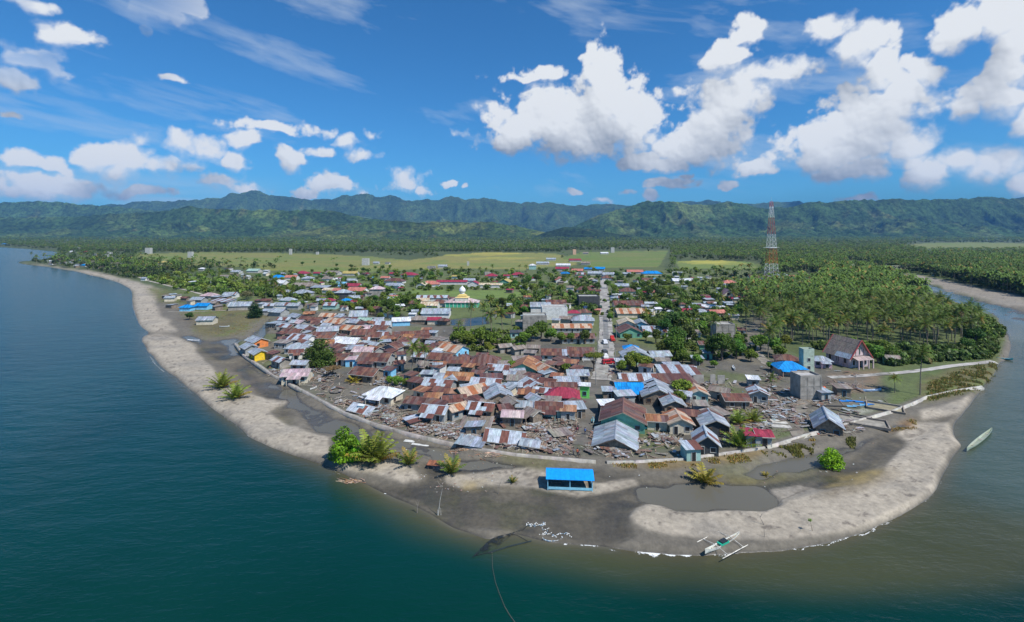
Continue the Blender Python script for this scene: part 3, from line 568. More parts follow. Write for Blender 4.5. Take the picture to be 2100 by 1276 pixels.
    if near and ty != 'o':
        fc = random.choice([(.6, .6, .58), (.2, .13, .08), (.5, .5, .48), (.08, .2, .3)])
        yf = -b_; n = int(L // 2.5)
        if 'H' in ex or 'V' in ex or hx:
            for lv in range(max(1, int(h // 2.7))):
                if wall == 'm' and w_blank: break
                for i in range(max(1, n)):
                    if wall == 'm' and random.random() < .55: continue
                    opening(root, 'window', -a + L * (i + .5) / max(1, n), yf, 1.6 + 2.7 * lv, 1.0, 1.1, 'f', fc)
        elif ty == 'f':
            n = max(2, int(wth // 2.6))
            for i in range(n):
                yy = -b_ + wth * (i + .5) / n; dr = i == n // 2
                opening(root, 'door' if dr else 'window', -a, yy, 1.0 if dr else 1.45, .95 if dr else 1.15, 2.0 if dr else 1.05, 'l', fc)
        else:
            for i in range(n):
                xx = -a + L * (i + .5) / n; dr = i == n // 2
                opening(root, 'door' if dr else 'window', xx, yf, 1.0 if dr else 1.45, .95 if dr else 1.15, 2.0 if dr else 1.05, 'f', fc)
            if py > 690 and wth > 5:
                sd = 'r' if rot < 0 else 'l'; opening(root, 'window', a if sd == 'r' else -a, -wth * .2, 1.45, 1.1, 1.05, sd, fc)
        if 'v' in ex or (py > 700 and ty in 'gh' and 'd' not in ex and random.random() < .3):     # porch
            pw = L * .55; pd = 2.1; x0 = random.uniform(-.2, .2) * L; pb = MB(); n = max(2, round(pw / .95))
            for i in range(n):
                u0, u1 = x0 - pw / 2 + pw * i / n, x0 - pw / 2 + pw * (i + 1) / n + .03
                pb.face([(u0, -b_ - pd, h - .75), (u1, -b_ - pd, h - .75), (u1, -b_ - .4, h - .16), (u0, -b_ - .4, h - .16)], sheetcol(pal, i))
            pb.build('porch_roof', M['roof'], root)
            for s in (-1, 1):
                q = MB(); q.box((x0 + s * (pw / 2 - .15), -b_ - pd + .2, (h - .8) / 2), (.16, .16, h - .8), wc); q.build('post', M['paint'], root)
    if 't' in ex: root.rotation_euler = (R(random.uniform(-7, -3)), R(random.uniform(-6, 6)), r); root.location.z -= .5
    if 'T' in ex: root.rotation_euler = (R(-4), R(3), r); root.location.z -= 1.5
    if 'F' in ex: root.rotation_euler = (R(random.uniform(-4, 2)), R(random.uniform(-5, 5)), r); root.location.z -= 1.9
    root['category'] = 'house' if ty in 'gfh' else 'building' if ty == 'b' else 'shed'
    HOUSES.append(dict(o=root, px=px, py=py, pal=pal, wall=wall, ty=ty, w=wpx, ex=ex, X=X, Y=cen, r=max(L, wth) / 2, near=near))
    return root
TABLE = """
408 610 28 g G g;430 602 28 h P g;384 625 22 h B b;418 622 26 g B b;437 617 20 g T d;456 614 44 s S g;495 622 44 g G m 12;474 600 26 g G w;425 650 33 g G c 6;555 622 22 g S g;580 621 30 g G w;605 622 26 g G g;591 611 30 h G n;572 634 36 g G g -20;550 632 24 s G g;531 612 14 s R d;548 612 18 g R d
565 656 36 s G d -25 t;584 650 26 g S g;609 644 34 g G g;635 638 22 g O d;591 664 30 g S d -20;616 656 30 g P g;628 648 26 g R d;622 665 26 g G d;649 651 28 g R g;675 643 34 g X g;641 671 34 g R d;673 671 44 g G w 14;601 676 44 g R d -10;582 688 24 s R d;666 684 50 g R g -5;620 688 52 g S w -18;628 676 16 s G d
527 692 44 g G o -40;511 705 36 g G g -45;530 716 38 g G y -45;612 705 46 h G w -10 v;560 717 26 s R d -30;576 731 36 g S m -35;617 737 32 g G g -5;610 758 52 g P c 4 v;668 697 34 g O d;692 693 22 g G d
586 594 20 g G w;622 597 36 h G g;624 583 60 h T g 0;658 586 34 s G k;675 591 24 g C w;570 566 26 h B w;573 577 34 g W w;621 558 28 h M w;599 566 24 g A w;632 568 22 h G w;651 558 14 g M n;697 592 26 g A w;705 583 18 g L w;726 583 30 g M w;734 592 38 g A w;704 599 30 h G k 0 H;727 606 22 g G w;710 612 20 h B w;727 614 12 g M w;676 612 20 h M w;661 612 18 g G g;679 621 28 g S t;774 592 28 h P m 0 H;798 609 24 g G w;806 604 16 s A w;771 626 22 h R d;813 582 30 g G w
888 606 64 g S w 0 d;868 612 26 g C w;901 616 32 h R w;882 621 36 g C w;930 608 18 s R d;895 636 56 g G w 0;846 617 24 h R d;859 646 32 h T d 0;891 647 26 g M c;910 648 24 h R d;823 652 38 g W b 12;736 642 36 g G g 8 p;724 655 38 g G g -20;750 652 32 g N g;773 651 28 g G w;695 645 16 s G d;693 655 50 g X g -25;672 661 22 g G g;651 659 20 g R d
724 669 46 g X d -20;746 667 28 g P d;743 658 20 g R g;785 659 34 g S w;783 668 36 g R g;747 678 48 g R d 4;775 683 44 g R d 6;714 695 56 g W c -12;745 690 26 g R d;770 699 24 g G d -30;790 694 22 s G d 20;700 705 36 g R d;724 708 38 s G d 8;747 712 42 g P w -8;810 703 36 f R g -20;797 688 28 s O d;808 686 26 g R d;826 681 42 g R g;842 684 26 g O d;840 693 42 g R d -25;862 678 34 g R d;875 670 20 s O d;887 676 20 s G g;867 686 32 g R d
700 725 44 g R w -25 v;722 729 24 s P b;772 728 66 g R g -8 v;752 756 60 g R d -18;798 750 24 s R b -20;802 713 26 s R d;818 737 18 g R g;865 722 34 g S d -15;880 707 34 g R g;897 701 22 s R d;899 712 16 s W d;905 726 54 g R w -15;929 710 44 f X b 55;938 733 50 g R g -5;961 743 24 s O d -15;994 732 62 h R g -5;1023 748 46 g S w -12;930 751 22 s G w;944 765 58 g O g -10;926 768 24 f G g;901 780 64 g S g -14;998 778 64 g S c -10;1008 767 44 s R g;979 757 24 s R b
966 793 66 g X n 35;787 796 70 h W c -18 v;857 810 50 g R g -12 t;931 810 50 g R d 14 x;745 815 54 g S g -20 F;1021 800 56 f G d 10 x;893 831 58 g S g -14 v;936 826 46 g X g 42;845 839 30 s S d -50 T;988 825 56 g S d -14 x;978 843 64 s T d -8 F;976 858 36 s G d -8 t;965 880 58 s G k -14 F;1035 870 82 g S g -7 F;1087 884 38 g G w -14 T
1031 767 2 g R d;1092 782 44 f S d 25;1079 797 32 s O d;1163 775 50 s G g 0;1050 816 34 f T d 25;1113 792 38 g S d -20 x;1150 787 64 g R d -5;1153 799 68 h M g -6;1199 790 20 s W l -10 h3.8;1079 820 38 g G w -5;1126 824 54 g R t -6 v;1165 830 30 s O g -8;1052 839 42 g P d -6;1148 862 40 s T d 20 F;1108 627 42 g G w 0 H;1096 647 50 b L m 0 h7.2,z;1136 631 54 b W w 0 h6.4,z;1206 608 44 b K k 0 h6.6;1176 636 26 h M w;1197 635 30 h R w;1195 650 46 h G w
1172 665 78 g X g 0 d;1184 685 66 g R g 0 d;1140 618 40 g R w;1094 622 34 g R w;1071 626 30 h R d;1081 605 14 g O w;1035 703 28 g T m 20;1062 707 28 g T m 30;1094 705 26 g T d;1087 716 26 s T m;1058 675 24 s K t;1136 717 50 g R w -4;1190 715 54 g R w -4 v;1078 743 56 f O n -12;1117 748 36 f X w 25;1068 729 34 s T d 10;1060 769 40 s T w 
1294 636 62 g X c 0;1287 620 58 g R c 0;1285 657 36 f C w;1313 658 30 f G b;1342 657 36 g R w;1359 664 22 s O w;1289 673 48 f R n 0;1342 672 50 g S w;1294 706 30 h B w;1306 723 62 f G t 0;1351 720 42 g G g;1275 733 26 s G g;1306 767 74 g S g 0 d;1289 786 54 g B c -4 v;1249 791 26 s G d;1346 794 66 f G d -8 x;1245 818 34 s W k 8
1278 842 92 f R n -14;1346 847 42 g O c -8;1262 874 90 f G d -14 F;1378 814 42 f G d -6;1391 850 48 f X c -6;1428 793 38 f X t -8;1435 819 28 s T g;1460 853 54 f G k -8;1447 890 46 f S k -14 p;1416 904 20 s S t;1506 807 48 g R d -2;1553 795 34 f S g -15;1540 878 24 s M g;1563 878 24 g M g;1390 755 80 s S w -4;1385 772 70 s R d;1544 768 22 s W g;1482 665 40 b K m 0 h6.6,z
1385 640 22 f G w;1404 633 28 g M w;1415 655 34 g S c;1423 627 20 g G w;1438 634 26 h G w;1453 625 28 g W w;1469 636 30 g A w;1476 626 18 g W w;1415 677 34 g T w;1444 698 24 g R n;1450 715 18 g G n;1429 727 22 s G d;1520 670 14 g R w;1613 728 46 h R s;1617 744 56 h B s -6 v;1682 730 38 h G p;1697 850 50 f G d -24 t,p;1686 793 24 s G g 10;1828 726 26 g T n -10;1726 785 28 s T d -10;1652 771 46 b K m 4 h6.5,z;1654 718 23 b C i 0 h7.4,z
486 555 20 g G w;522 553 26 g N w;415 549 12 h W w;674 569 22 g T w;684 557 30 g T w;720 558 30 g Y w;722 572 20 g G w;701 579 24 g L w;391 517 12 b W w 0 h11;596 511 7 b W w 0 h12;651 517 7 b L w 0 H;750 531 18 b W w 0 h9.5;772 537 12 g G w;795 537 10 s T w;885 547 22 b C m 0 H;908 544 18 g G w;960 537 6 b G w 0 H;808 559 18 g M w;840 561 34 h M w;765 567 10 h B w;810 573 42 h R w;803 581 20 g G w;818 582 18 g G w;791 567 18 g A w
883 579 38 h A w;927 575 62 g M w 0 d;963 572 24 g G w;972 579 26 f M w;1007 581 48 g C w 0 d;1037 576 30 f Y n;867 581 20 f C w;1008 563 26 h M c;1000 557 14 b W m;1062 561 28 h M w;1092 544 20 h W t 0 H;1113 538 26 g G w;1130 530 20 g G w;1039 563 12 g M w;934 564 14 g Y w;1179 532 24 g M w;1201 538 20 g T w;1178 512 9 b A s 0 h11;1256 508 10 b W w 0 h12;1239 518 16 g W w;1201 518 12 g T w;1270 506 7 g T w
1155 542 30 g W w;1153 549 28 g M w;1206 549 16 g B w;1230 549 22 g B w;1159 558 18 h B w;1184 553 24 g A w;1190 560 22 g S w;1220 558 30 g G w;1247 560 24 g G w;1285 559 16 g G w;1302 555 34 g A w;1336 558 40 h B c;1344 571 14 f L w;1327 571 22 g R w;1150 571 26 f A w;1216 571 16 f C w;1245 567 24 h R w;1275 583 28 g G c;1287 593 34 h R w;1260 606 18 g G w;1199 590 34 h R w;1169 586 16 g T w;1169 596 14 g R w;1399 573 42 g W w;1323 595 10 h M w;1340 596 8 h A w;1313 590 16 g G w;1384 614 16 h R w;1399 619 12 h R w;1449 617 12 g G w;1552 566 34 g R w;1602 562 20 g G w;1625 564 12 g A w;1646 564 12 g A w;1665 568 16 g M w;1495 577 30 h A w;1541 573 14 g G w;1568 577 14 g M w;1476 589 12 g G w;1531 590 14 g O w;1330 618 16 g G w;1226 631 10 s A s
150 515 10 g W w;179 516 14 h M w;196 521 12 g W w;223 517 14 b W w 0 h10;163 532 9 g B w;173 542 11 h B w;150 533 12 g T w;107 538 12 g T w;131 537 12 g T w;183 529 12 g G w;200 536 18 g T w;305 509 14 b C w 0 h13;337 537 18 h Y w;297 568 12 g G w;246 556 12 g T w;159 507 12 g W w;124 506 8 g T w;8 500 10 h B w;341 603 14 s T d;352 620 20 s G d -20 t;380 607 14 g R d;1920 559 12 g P w;2068 517 12 g W w;2092 518 9 g W w;1950 532 8 g W w;2040 493 6 g W w
"""
_seen = 0
for row in TABLE.replace("\n", ";").split(";"):
    f = row.split()
    if len(f) < 6 or float(f[2]) < 5: continue
    make_house(float(f[0]), float(f[1]), float(f[2]), f[3], f[4], f[5], float(f[6]) if len(f) > 6 else None, f[7] if len(f) > 7 else '')
# ------------------------------------------------------------------ places that labels refer to
PLACES = [(1582, 575, 'red and white mast'), (945, 607, 'domed mosque'), (1735, 740, 'church with the cross'), (1168, 985, 'blue beach shelter'), (1650, 800, 'windowless concrete block'), (1132, 655, 'white boxy warehouse'),
 (530, 722, 'bright yellow house'), (940, 605, 'sports field'), (655, 730, 'large mango tree'), (925, 660, 'flooded pool'), (1245, 735, 'parked red pickup'), (1400, 878, 'maroon car'), (1206, 615, 'black shop building'), (425, 652, 'lone marsh house'),
 (927, 578, 'long maroon school'), (1482, 690, 'roofless concrete shell'), (1617, 750, 'blue hip roofed house'), (1336, 560, 'blue roofed hall'), (523, 638, 'round dark tree'), (750, 540, 'white block in the fields'), (418, 628, 'blue two storey house'), (223, 525, 'white tower house'),
 (1153, 799, 'maroon hip roof'), (787, 796, 'white metal roof'), (1035, 880, 'striped collapsed roof'), (1275, 860, 'green gabled house'), (1218, 745, 'flat topped street tree'), (1490, 608, 'yellow chapel'), (1887, 810, 'lone tall palm'), (740, 930, 'mangrove bush'), (1820, 556, 'truss bridge'), (574, 568, 'blue northwest roof'), (70, 530, 'sand spit tip'), (1240, 600, 'main street far end'), (1107, 660, 'bare concrete hall')]
def relation(px, py, skip=None):
    best = None
    for x, y, n in PLACES:
        if n == skip: continue
        d = abs(px - x) + 2.2 * abs(py - y)
        if d < 8: continue
        if best is None or d < best[0]: best = (d, x, y, n)
    _, x, y, n = best; dx, dy = px - x, py - y
    return ('left of' if dx < 0 else 'right of') if abs(dx) > 1.6 * abs(dy) else ('behind' if dy < 0 else 'in front of'), n
ORD = ['leftmost', 'second from left', 'third from left', 'fourth from left', 'fifth from left', 'sixth from left', 'seventh from left', 'eighth from left', 'ninth from left', 'tenth from left', 'eleventh from left', 'twelfth from left', 'thirteenth from left', 'fourteenth from left', 'fifteenth from left']
def label_all(items, describe, plural, group_of=None):
    """items: dicts with o, px, py. describe -> list of phrases of growing detail; plural -> the kind for a counted row"""
    left = items; used = set()
    buckets = {}
    for it in items:
        rel, n = relation(it['px'], it['py']); it['rel'] = f"{rel} the {n}"; buckets.setdefault((plural(it), it['rel']), []).append(it)
    for (pl, rel), its in buckets.items():
        if len(its) == 1: its[0]['o']['label'] = f"{describe(its[0])} {rel}"; continue
        ds = [describe(i) for i in its]
        if len(set(ds)) == len(ds):
            for i, d in zip(its, ds): i['o']['label'] = f"{d} {rel}"
        else:
            its.sort(key=lambda i: i['px'])
            for k, i in enumerate(its): i['o']['label'] = f"{ORD[k] if k < len(ORD) - 1 and k < len(its) - 1 or len(its) > 14 and k < 15 else 'rightmost'} of the {pl} {rel}"
def hd(i):
    size = 'small ' if i['w'] / max(1, (i['py'] - CY)) < .14 else 'large ' if i['w'] / max(1, i['py'] - CY) > .26 else ''
    if 'F' in i['ex'] or 'T' in i['ex']: return f"collapsed {PNAME[i['pal']]} {'roof' if i['ty']=='s' else 'gable roof'}"
    if i['ty'] == 'b': return f"{size}flat topped {WNAME[i['wall']]} building"
    wl = f" with {WNAME[i['wall']]} walls" if i['near'] and i['wall'] in 'wyontpsckl' or i['wall'] in 'yonk' else ''
    return f"{size}{PNAME[i['pal']]} roofed {'shed' if i['ty'] in 'so' else 'house'}{wl}"
def hp(i):
    if i['ty'] == 'b': return f"flat topped {WNAME[i['wall']]} buildings"
    return f"{PNAME[i['pal']]} roofed {'sheds' if i['ty'] in 'so' else 'houses'}"
# small outbuildings that crowd the gaps
def gap_sheds(poly, n, seed, pals, smin=3.2, smax=6.5):
    rs = random.Random(seed); xs_, ys_ = [p[0] for p in poly], [p[1] for p in poly]; c_ = 0; t_ = 0
    while c_ < n and t_ < 4000:
        t_ += 1; px, py = rs.uniform(min(xs_), max(xs_)), rs.uniform(min(ys_), max(ys_))
        if not inside(poly, np.array([px]), np.array([py]))[0]: continue
        if inside(FLOOD, np.array([px]), np.array([py + 8]))[0] or (px < 575 and py > 640) or (900 < px < 1000 and 600 < py < 650) or (815 < px < 1055 and 592 < py < 620): continue
        X, Y = P(px, py, 3.9); sz = rs.uniform(smin, smax)
        if any(abs(h_['X'] - X) < (h_['r'] + sz / 2) * .74 and abs(h_['Y'] - Y) < (h_['r'] * .75 + sz / 2) * .72 for h_ in HOUSES) or abs(px - (1243 - (py - 740) * .32 * (py > 740))) < 14 + (py - 560) * .06: continue
        make_house(px, py, sz * FP / Y, rs.choice('sgss'), rs.choice(pals), rs.choice('ddgwgc'), rs.gauss(-12, 22), rs.choice(['', '', 'x'])); c_ += 1
gap_sheds(PL("570,655 700,640 880,680 900,720 700,735 600,720 540,700"), 46, 1, 'RRROTGG')
gap_sheds(PL("880,680 1000,725 1190,730 1190,830 960,860 900,830 820,760 850,720"), 56, 2, 'RRROTTGG')
gap_sheds(PL("1290,700 1420,745 1500,800 1460,860 1380,830 1260,800 1270,760"), 12, 3, 'RTGGT')
gap_sheds(PL("560,600 900,590 1060,600 1060,640 760,640 700,628 580,625"), 24, 4, 'RGGRTW')
gap_sheds(PL("1000,560 1230,552 1225,660 1050,660 1040,600"), 44, 5, 'RRGTRM')
gap_sheds(PL("1258,556 1500,556 1500,640 1330,650 1260,650"), 44, 6, 'RGRTGW')
gap_sheds(PL("560,558 880,556 860,592 600,592"), 20, 7, 'GRMGTW')
gap_sheds(PL("330,598 560,604 560,634 440,626 370,618"), 14, 8, 'GTRG')
gap_sheds(PL("95,530 230,530 260,552 200,552 110,541"), 12, 9, 'GWRMT', 7, 11)
gap_sheds(PL("330,545 560,545 560,590 400,585"), 10, 10, 'GRWT', 6, 10)
gap_sheds(PL("1440,600 1560,575 1560,640 1480,650"), 10, 11, 'RGM')
label_all(HOUSES, hd, hp)
for h_ in HOUSES:
    l_ = h_['o']['label']
    if len(l_.split()) > 16 and ' with ' in l_: i_ = l_.index(' with '); j_ = l_.index(' walls') + 6; l_ = l_[:i_] + l_[j_:]
    h_['o']['label'] = l_ if len(l_.split()) <= 16 else l_.replace(' of the ', ' of ').replace('the ', '')
lab = {}
for h_ in HOUSES:
    h_['o']['group'] = 'houses of the damaged village' if h_['py'] > 640 else 'houses further back in the village'
# ------------------------------------------------------------------ trees
def frond_geo(rs, L, el0, droop, az, nleaf=11, c=(.085, .12, .022), lw=.13, ll=.95, thick=1.):
    """returns verts (n,3) quads (m,4) cols"""
    V, F, Cc = [], [], []; d = np.array((math.cos(az), math.sin(az), 0)); side = np.array((-math.sin(az), math.cos(az), 0)); p = np.zeros(3); e = el0; pts = []; ds = []
    S = 7
    for i in range(S + 1):
        pts.append(p.copy()); v = d * math.cos(e) + np.array((0, 0, math.sin(e))); ds.append(v); p = p + v * L / S; e -= droop / S * (.6 + .8 * i / S)
    pts = np.array(pts); ds = np.array(ds); up = np.cross(side, ds) * -1; up = np.cross(ds, side); up = -up
    cc = np.array(c) * rs.uniform(.8, 1.25)
    def at(t): x = t * S; i = min(int(x), S - 1); return pts[i] * (1 - x + i) + pts[i + 1] * (x - i), ds[i], up[i]
    for i in range(S):       # rib
        w_ = .07 * (1 - i / S) + .03; k = len(V); V += [pts[i] - side * w_, pts[i] + side * w_, pts[i + 1] + side * w_, pts[i + 1] - side * w_]; F.append((k, k + 1, k + 2, k + 3)); Cc.append((.20, .17, .05))
    for i in range(nleaf):
        t = .10 + .9 * i / nleaf + rs.uniform(-.02, .02); o, dv, u = at(min(t, .99)); l = ll * (math.sin(math.pi * min(.98, .22 + .76 * t)) ** .6)
        for s in (-1, 1):
            tip = o + (side * s * .80 + dv * .55) * l + np.array((0, 0, -1)) * l * rs.uniform(.15, .55); k = len(V); wv = dv * lw * thick
            V += [o - wv, o + wv, tip + wv * .35, tip - wv * .35]; F.append((k, k + 1, k + 2, k + 3)); Cc.append(tuple(cc * rs.uniform(.75, 1.3)))
    return np.array(V), np.array(F), np.array(Cc)
def join(parts):
    V, F, Cc, o = [], [], [], 0
    for v, f, c in parts: V.append(v); F.append(f + o); Cc.append(c); o += len(v)
    return np.concatenate(V), np.concatenate(F), np.concatenate(Cc)
def palm_crown(seed, n=20, L=4.2, low=-.5, hi=1.3, c=(.085, .12, .022), yellow=.15, ll=.95, nleaf=11, ring=2.4, dr=(.9, 1.6)):
    rs = random.Random(seed); parts = []
    for i in range(n):
        t = i / n; el = hi - (hi - low) * (t ** .85) + rs.uniform(-.1, .1)
        cc = c if rs.random() > yellow else (.26, .20, .035)
        if el < -.25 and rs.random() < .5: cc = (.20, .13, .05)
        parts.append(frond_geo(rs, L * rs.uniform(.85, 1.1), el, rs.uniform(*dr), i * ring + rs.uniform(-.25, .25), nleaf, cc, ll=ll))
    V, F, Cc = join(parts); return V, F, Cc
def trunk_mesh(name, H, r0, r1, bend, c=(.20, .17, .13), seg=7, n=6, mat=None):
    V, F = [], []
    for i in range(seg + 1):
        t = i / seg; r = r0 + (r1 - r0) * t + (.12 * r0 if i == 0 else 0); cx = bend[0] * t * t; cy = bend[1] * t * t
        for k in range(n): V.append((cx + r * math.cos(2 * math.pi * k / n), cy + r * math.sin(2 * math.pi * k / n), H * t - (.3 if i == 0 else 0)))
    for i in range(seg):
        for k in range(n): F.append((i * n + k, i * n + (k + 1) % n, (i + 1) * n + (k + 1) % n, (i + 1) * n + k))
    return np_mesh(name, V, F, mat or M['bark'], np.array([jit(c, .2) for _ in F]), True)
PALMS = []
for k, (H, L, low, c, y) in enumerate([(9.5, 4.0, -.7, (.105, .175, .022), .06), (11, 4.3, -.6, (.095, .152, .02), .08), (8.2, 4.0, -.4, (.125, .18, .024), .12), (12.5, 4.2, -.75, (.098, .16, .02), .08), (10.2, 4.4, -.55, (.085, .142, .022), .06)]):
    V, F, Cc = palm_crown(50 + k, 20, L, low, c=c, yellow=y); b = (random.uniform(-1, 1), random.uniform(-1, 1))
    PALMS.append((trunk_mesh('trunk', H, .19, .11, b), np_mesh('crown', V + np.array((b[0], b[1], H - .05)), F, M['palmleaf'], Cc), H))
V, F, Cc = palm_crown(71, 19, 4.4, .45, 1.45, (.17, .22, .03), .22, .95, 15, dr=(.5, 1.1)); YOUNG = [(None, np_mesh('crown', V, F, M['palmleaf'], Cc), 0)]
V, F, Cc = palm_crown(73, 13, 3.6, .6, 1.45, (.13, .19, .03), .3, .8, 13, dr=(.5, 1.0)); YOUNG.append((None, np_mesh('crown', V, F, M['palmleaf'], Cc), 0))
V, F, Cc = palm_crown(75, 15, 3.6, .5, 1.4, (.30, .27, .03), .4, .8, 13, dr=(.5, 1.0)); YOUNG.append((None, np_mesh('crown', V, F, M['palmleaf'], Cc), 0))
def leaf_cloud(seed, blobs, n, size, c, var=.4, inner=.55):
    rs = np.random.default_rng(seed); P_, N_, K = [], [], []
    tot = sum(b[3] ** 2 for b in blobs)
    for bx, by, bz, r, *q in blobs:
        k = int(n * r * r / tot); d = rs.normal(size=(k, 3)); d /= np.linalg.norm(d, axis=1)[:, None]; rad = r * (inner + (1 - inner) * rs.random((k, 1)) ** .5) * (1 + .22 * np.sin(d[:, :1] * 7 + seed) * np.cos(d[:, 1:2] * 6))
        p = d * rad * np.array((1, 1, .72)); P_.append(p + (bx, by, bz)); N_.append(d); K.append(np.full(k, rs.uniform(.75, 1.25)))
    p, nn, kk = np.concatenate(P_), np.concatenate(N_), np.concatenate(K); m = len(p)
    nn = nn * .8 + rs.normal(size=(m, 3)) * .5; nn[:, 2] += .35; nn /= np.linalg.norm(nn, axis=1)[:, None]
    u = np.cross(nn, rs.normal(size=(m, 3))); u /= np.linalg.norm(u, axis=1)[:, None]; v = np.cross(nn, u); s = size * rs.uniform(.6, 1.3, (m, 1))
    V = np.stack([p - u * s, p - v * s * .55, p + u * s, p + v * s * .55], 1).reshape(-1, 3); F = np.arange(4 * m).reshape(m, 4)
    Cc = np.array(c) * (kk * rs.uniform(1 - var, 1 + var, m))[:, None]; return V, F, Cc
def limb_mesh(seed, H, r, tips, c=(.13, .10, .075)):
    mb = MB(); rs = random.Random(seed); z = H * .35; mb.bar((0, 0, -.4), (0, 0, z), r, c, r * .75, 6)
    for tx, ty_, tz, rr, *_ in tips:
        mx = (tx * .45 + rs.uniform(-.2, .2), ty_ * .45 + rs.uniform(-.2, .2), (z + tz) / 2 * .95)
        mb.bar((0, 0, z - .05), mx, r * .6, c, r * .35, 5); mb.bar(mx, (tx * .8, ty_ * .8, tz + rr * .2), r * .35, c, r * .12, 5)
    return mb.mesh('trunk', M['bark'])
BROAD = []
def broad_proto(seed, H, Wd, c, n=1500, size=.34, flat=.0, inner=.5, low=False):
    rs = random.Random(seed); blobs = []
    for i in range(9):
        a = i * 2.4 + rs.random(); q = rs.uniform(.15, 1) ** .7 * Wd * .62; z = H * rs.uniform(.48, .85) - q * .12 if not flat else H * rs.uniform(.78, .9)
        blobs.append((q * math.cos(a), q * math.sin(a), z, Wd * rs.uniform(.32, .5) * (1 if not flat else .8)))
    if low: blobs = [(x, y, z * .95 - H * .10, r) for x, y, z, r in blobs] + [(math.cos(q) * Wd * .55, math.sin(q) * Wd * .55, H * .22, Wd * .42) for q in (0, 1.3, 2.5, 3.8, 5)]
    blobs.append((0, 0, H * .82, Wd * .45)); V, F, Cc = leaf_cloud(seed, blobs, n, size, c, inner=inner)
    if flat: V[:, 2] = H * .85 + (V[:, 2] - H * .85) * .5
    return limb_mesh(seed, H, .045 * H, blobs), np_mesh('crown', V, F, M['leaf'], Cc), H
for k, (H, W_, c) in enumerate([(6.5, 3.4, (.10, .18, .022)), (8, 4.2, (.072, .142, .02)), (5.5, 3.2, (.135, .21, .024)), (7.5, 3.6, (.11, .155, .025)), (6, 3.0, (.18, .22, .026)), (7, 4.4, (.072, .115, .022))]):
    BROAD.append(broad_proto(90 + k, H, W_, c, 1500, .36))
TREES = []
def place(name, proto, px, py, s=1., desc='', plural='', cat='tree', rz=None, group=None, hs=None, tint=None, z=None):
    D = (HC - .7) * FP / (py - CY); X = (px - CX) / FP * D; zz = gz(X, D) if z is None else z
    root = empty(name, (X, D, max(zz, -.3) - .05), random.uniform(0, 6.28) if rz is None else rz); root.scale = (s, s, s * (hs or 1))
    for me, nm in ((proto[0], 'trunk'), (proto[1], 'crown')):
        if me: link(nm, me, root)
    root['category'] = cat
    if group: root['group'] = group
    TREES.append(dict(o=root, px=px, py=py, desc=desc, plural=plural)); return root
# ---- the coconut grove on the right: the nearest trunks one by one
GROVE = PL("1530,640 1600,616 1700,606 1800,606 1860,618 1905,634 1955,652 2000,674 2018,692 1990,712 1900,722 1800,716 1770,700 1700,706 1640,716 1590,704 1560,690")
GROVEB = PL("1500,600 1530,645 1640,640 1900,640 1905,634 1860,618 1845,606 1790,592 1700,584 1640,586 1560,592")
def scatter(poly, spacing, seed, jitter=.42, s0=560):
    rs = random.Random(seed); w_ = [P(x, y, .7) for x, y in poly]; x0, x1 = min(p[0] for p in w_), max(p[0] for p in w_); y0, y1 = min(p[1] for p in w_), max(p[1] for p in w_); out_ = []; row = 0
    y = y0
    while y < y1:
        x = x0 + (spacing / 2 if row % 2 else 0)
        while x < x1:
            X, Y = x + rs.uniform(-jitter, jitter) * spacing, y + rs.uniform(-jitter, jitter) * spacing; px, py = pix(X, Y, .7)
            if inside(poly, np.array([px]), np.array([py]))[0]: out_.append((px, py, X, Y))
            x += spacing
        y += spacing * .87; row += 1
    return out_
def clear_of_houses(X, Y, m=1.0):
    for h_ in HOUSES:
        if abs(h_['X'] - X) < h_['r'] + m and abs(h_['Y'] - Y) < h_['r'] * .8 + m: return False
    return True
gp = [q for q in scatter(GROVE, 6.8, 5) if clear_of_houses(q[2], q[3], 0)]; gp.sort(key=lambda q: q[3]); NG = 215
for i, (px, py, X, Y) in enumerate(gp[:NG]):
    place('coconut_palm', PALMS[random.randrange(5)], px, py, random.uniform(.85, 1.12), cat='palm tree', group='coconut palms of the dense grove')
    t_ = TREES.pop(); t_['o']['label'] = 'tall coconut palm standing among others in the dense grove behind the church'
# the rest of the grove and the wooded plain: one mass
def far_palm(seed, k):
    rs = random.Random(seed); V, F, Cc = [], [], []
    n = 9 if k == 0 else 6
    for i in range(n):
        a = i * 2.4 + rs.random(); e = rs.uniform(.1, 1.1); o = np.array((0, 0, 10.)); p1 = o + np.array((math.cos(a) * math.cos(e), math.sin(a) * math.cos(e), math.sin(e))) * 2.4; p2 = p1 + np.array((math.cos(a) * 1.9, math.sin(a) * 1.9, -1.6 + .6 * e)); s = np.array((-math.sin(a), math.cos(a), 0)) * .62
        q = len(V); V += [o - s * .3, o + s * .3, p1 + s, p1 - s, p2 + s * .35, p2 - s * .35]; F += [(q, q + 1, q + 2, q + 3), (q + 3, q + 2, q + 4, q + 5)]; c = np.array((.074, .12, .02)) * rs.uniform(.6, 1.45); c = c if rs.random() > .06 else np.array((.2, .15, .04)); Cc += [c, c * 1.05]
    q = len(V); V += [np.array(p, float) for p in ((-.14, 0, 0), (.14, 0, 0), (.1, 0, 10), (-.1, 0, 10))]; F.append((q, q + 1, q + 2, q + 3)); Cc.append(np.array((.2, .17, .13)))
    return np.array(V), np.array(F), np.array(Cc)
def far_bush(seed, c, H=7, Wd=4, n=46):
    rs = random.Random(seed); bl = [(rs.uniform(-.5, .5) * Wd, rs.uniform(-.5, .5) * Wd, H * rs.uniform(.35, .75), Wd * .55) for _ in range(4)]
    return leaf_cloud(seed, bl, n, 1.15, c, .45, .7)
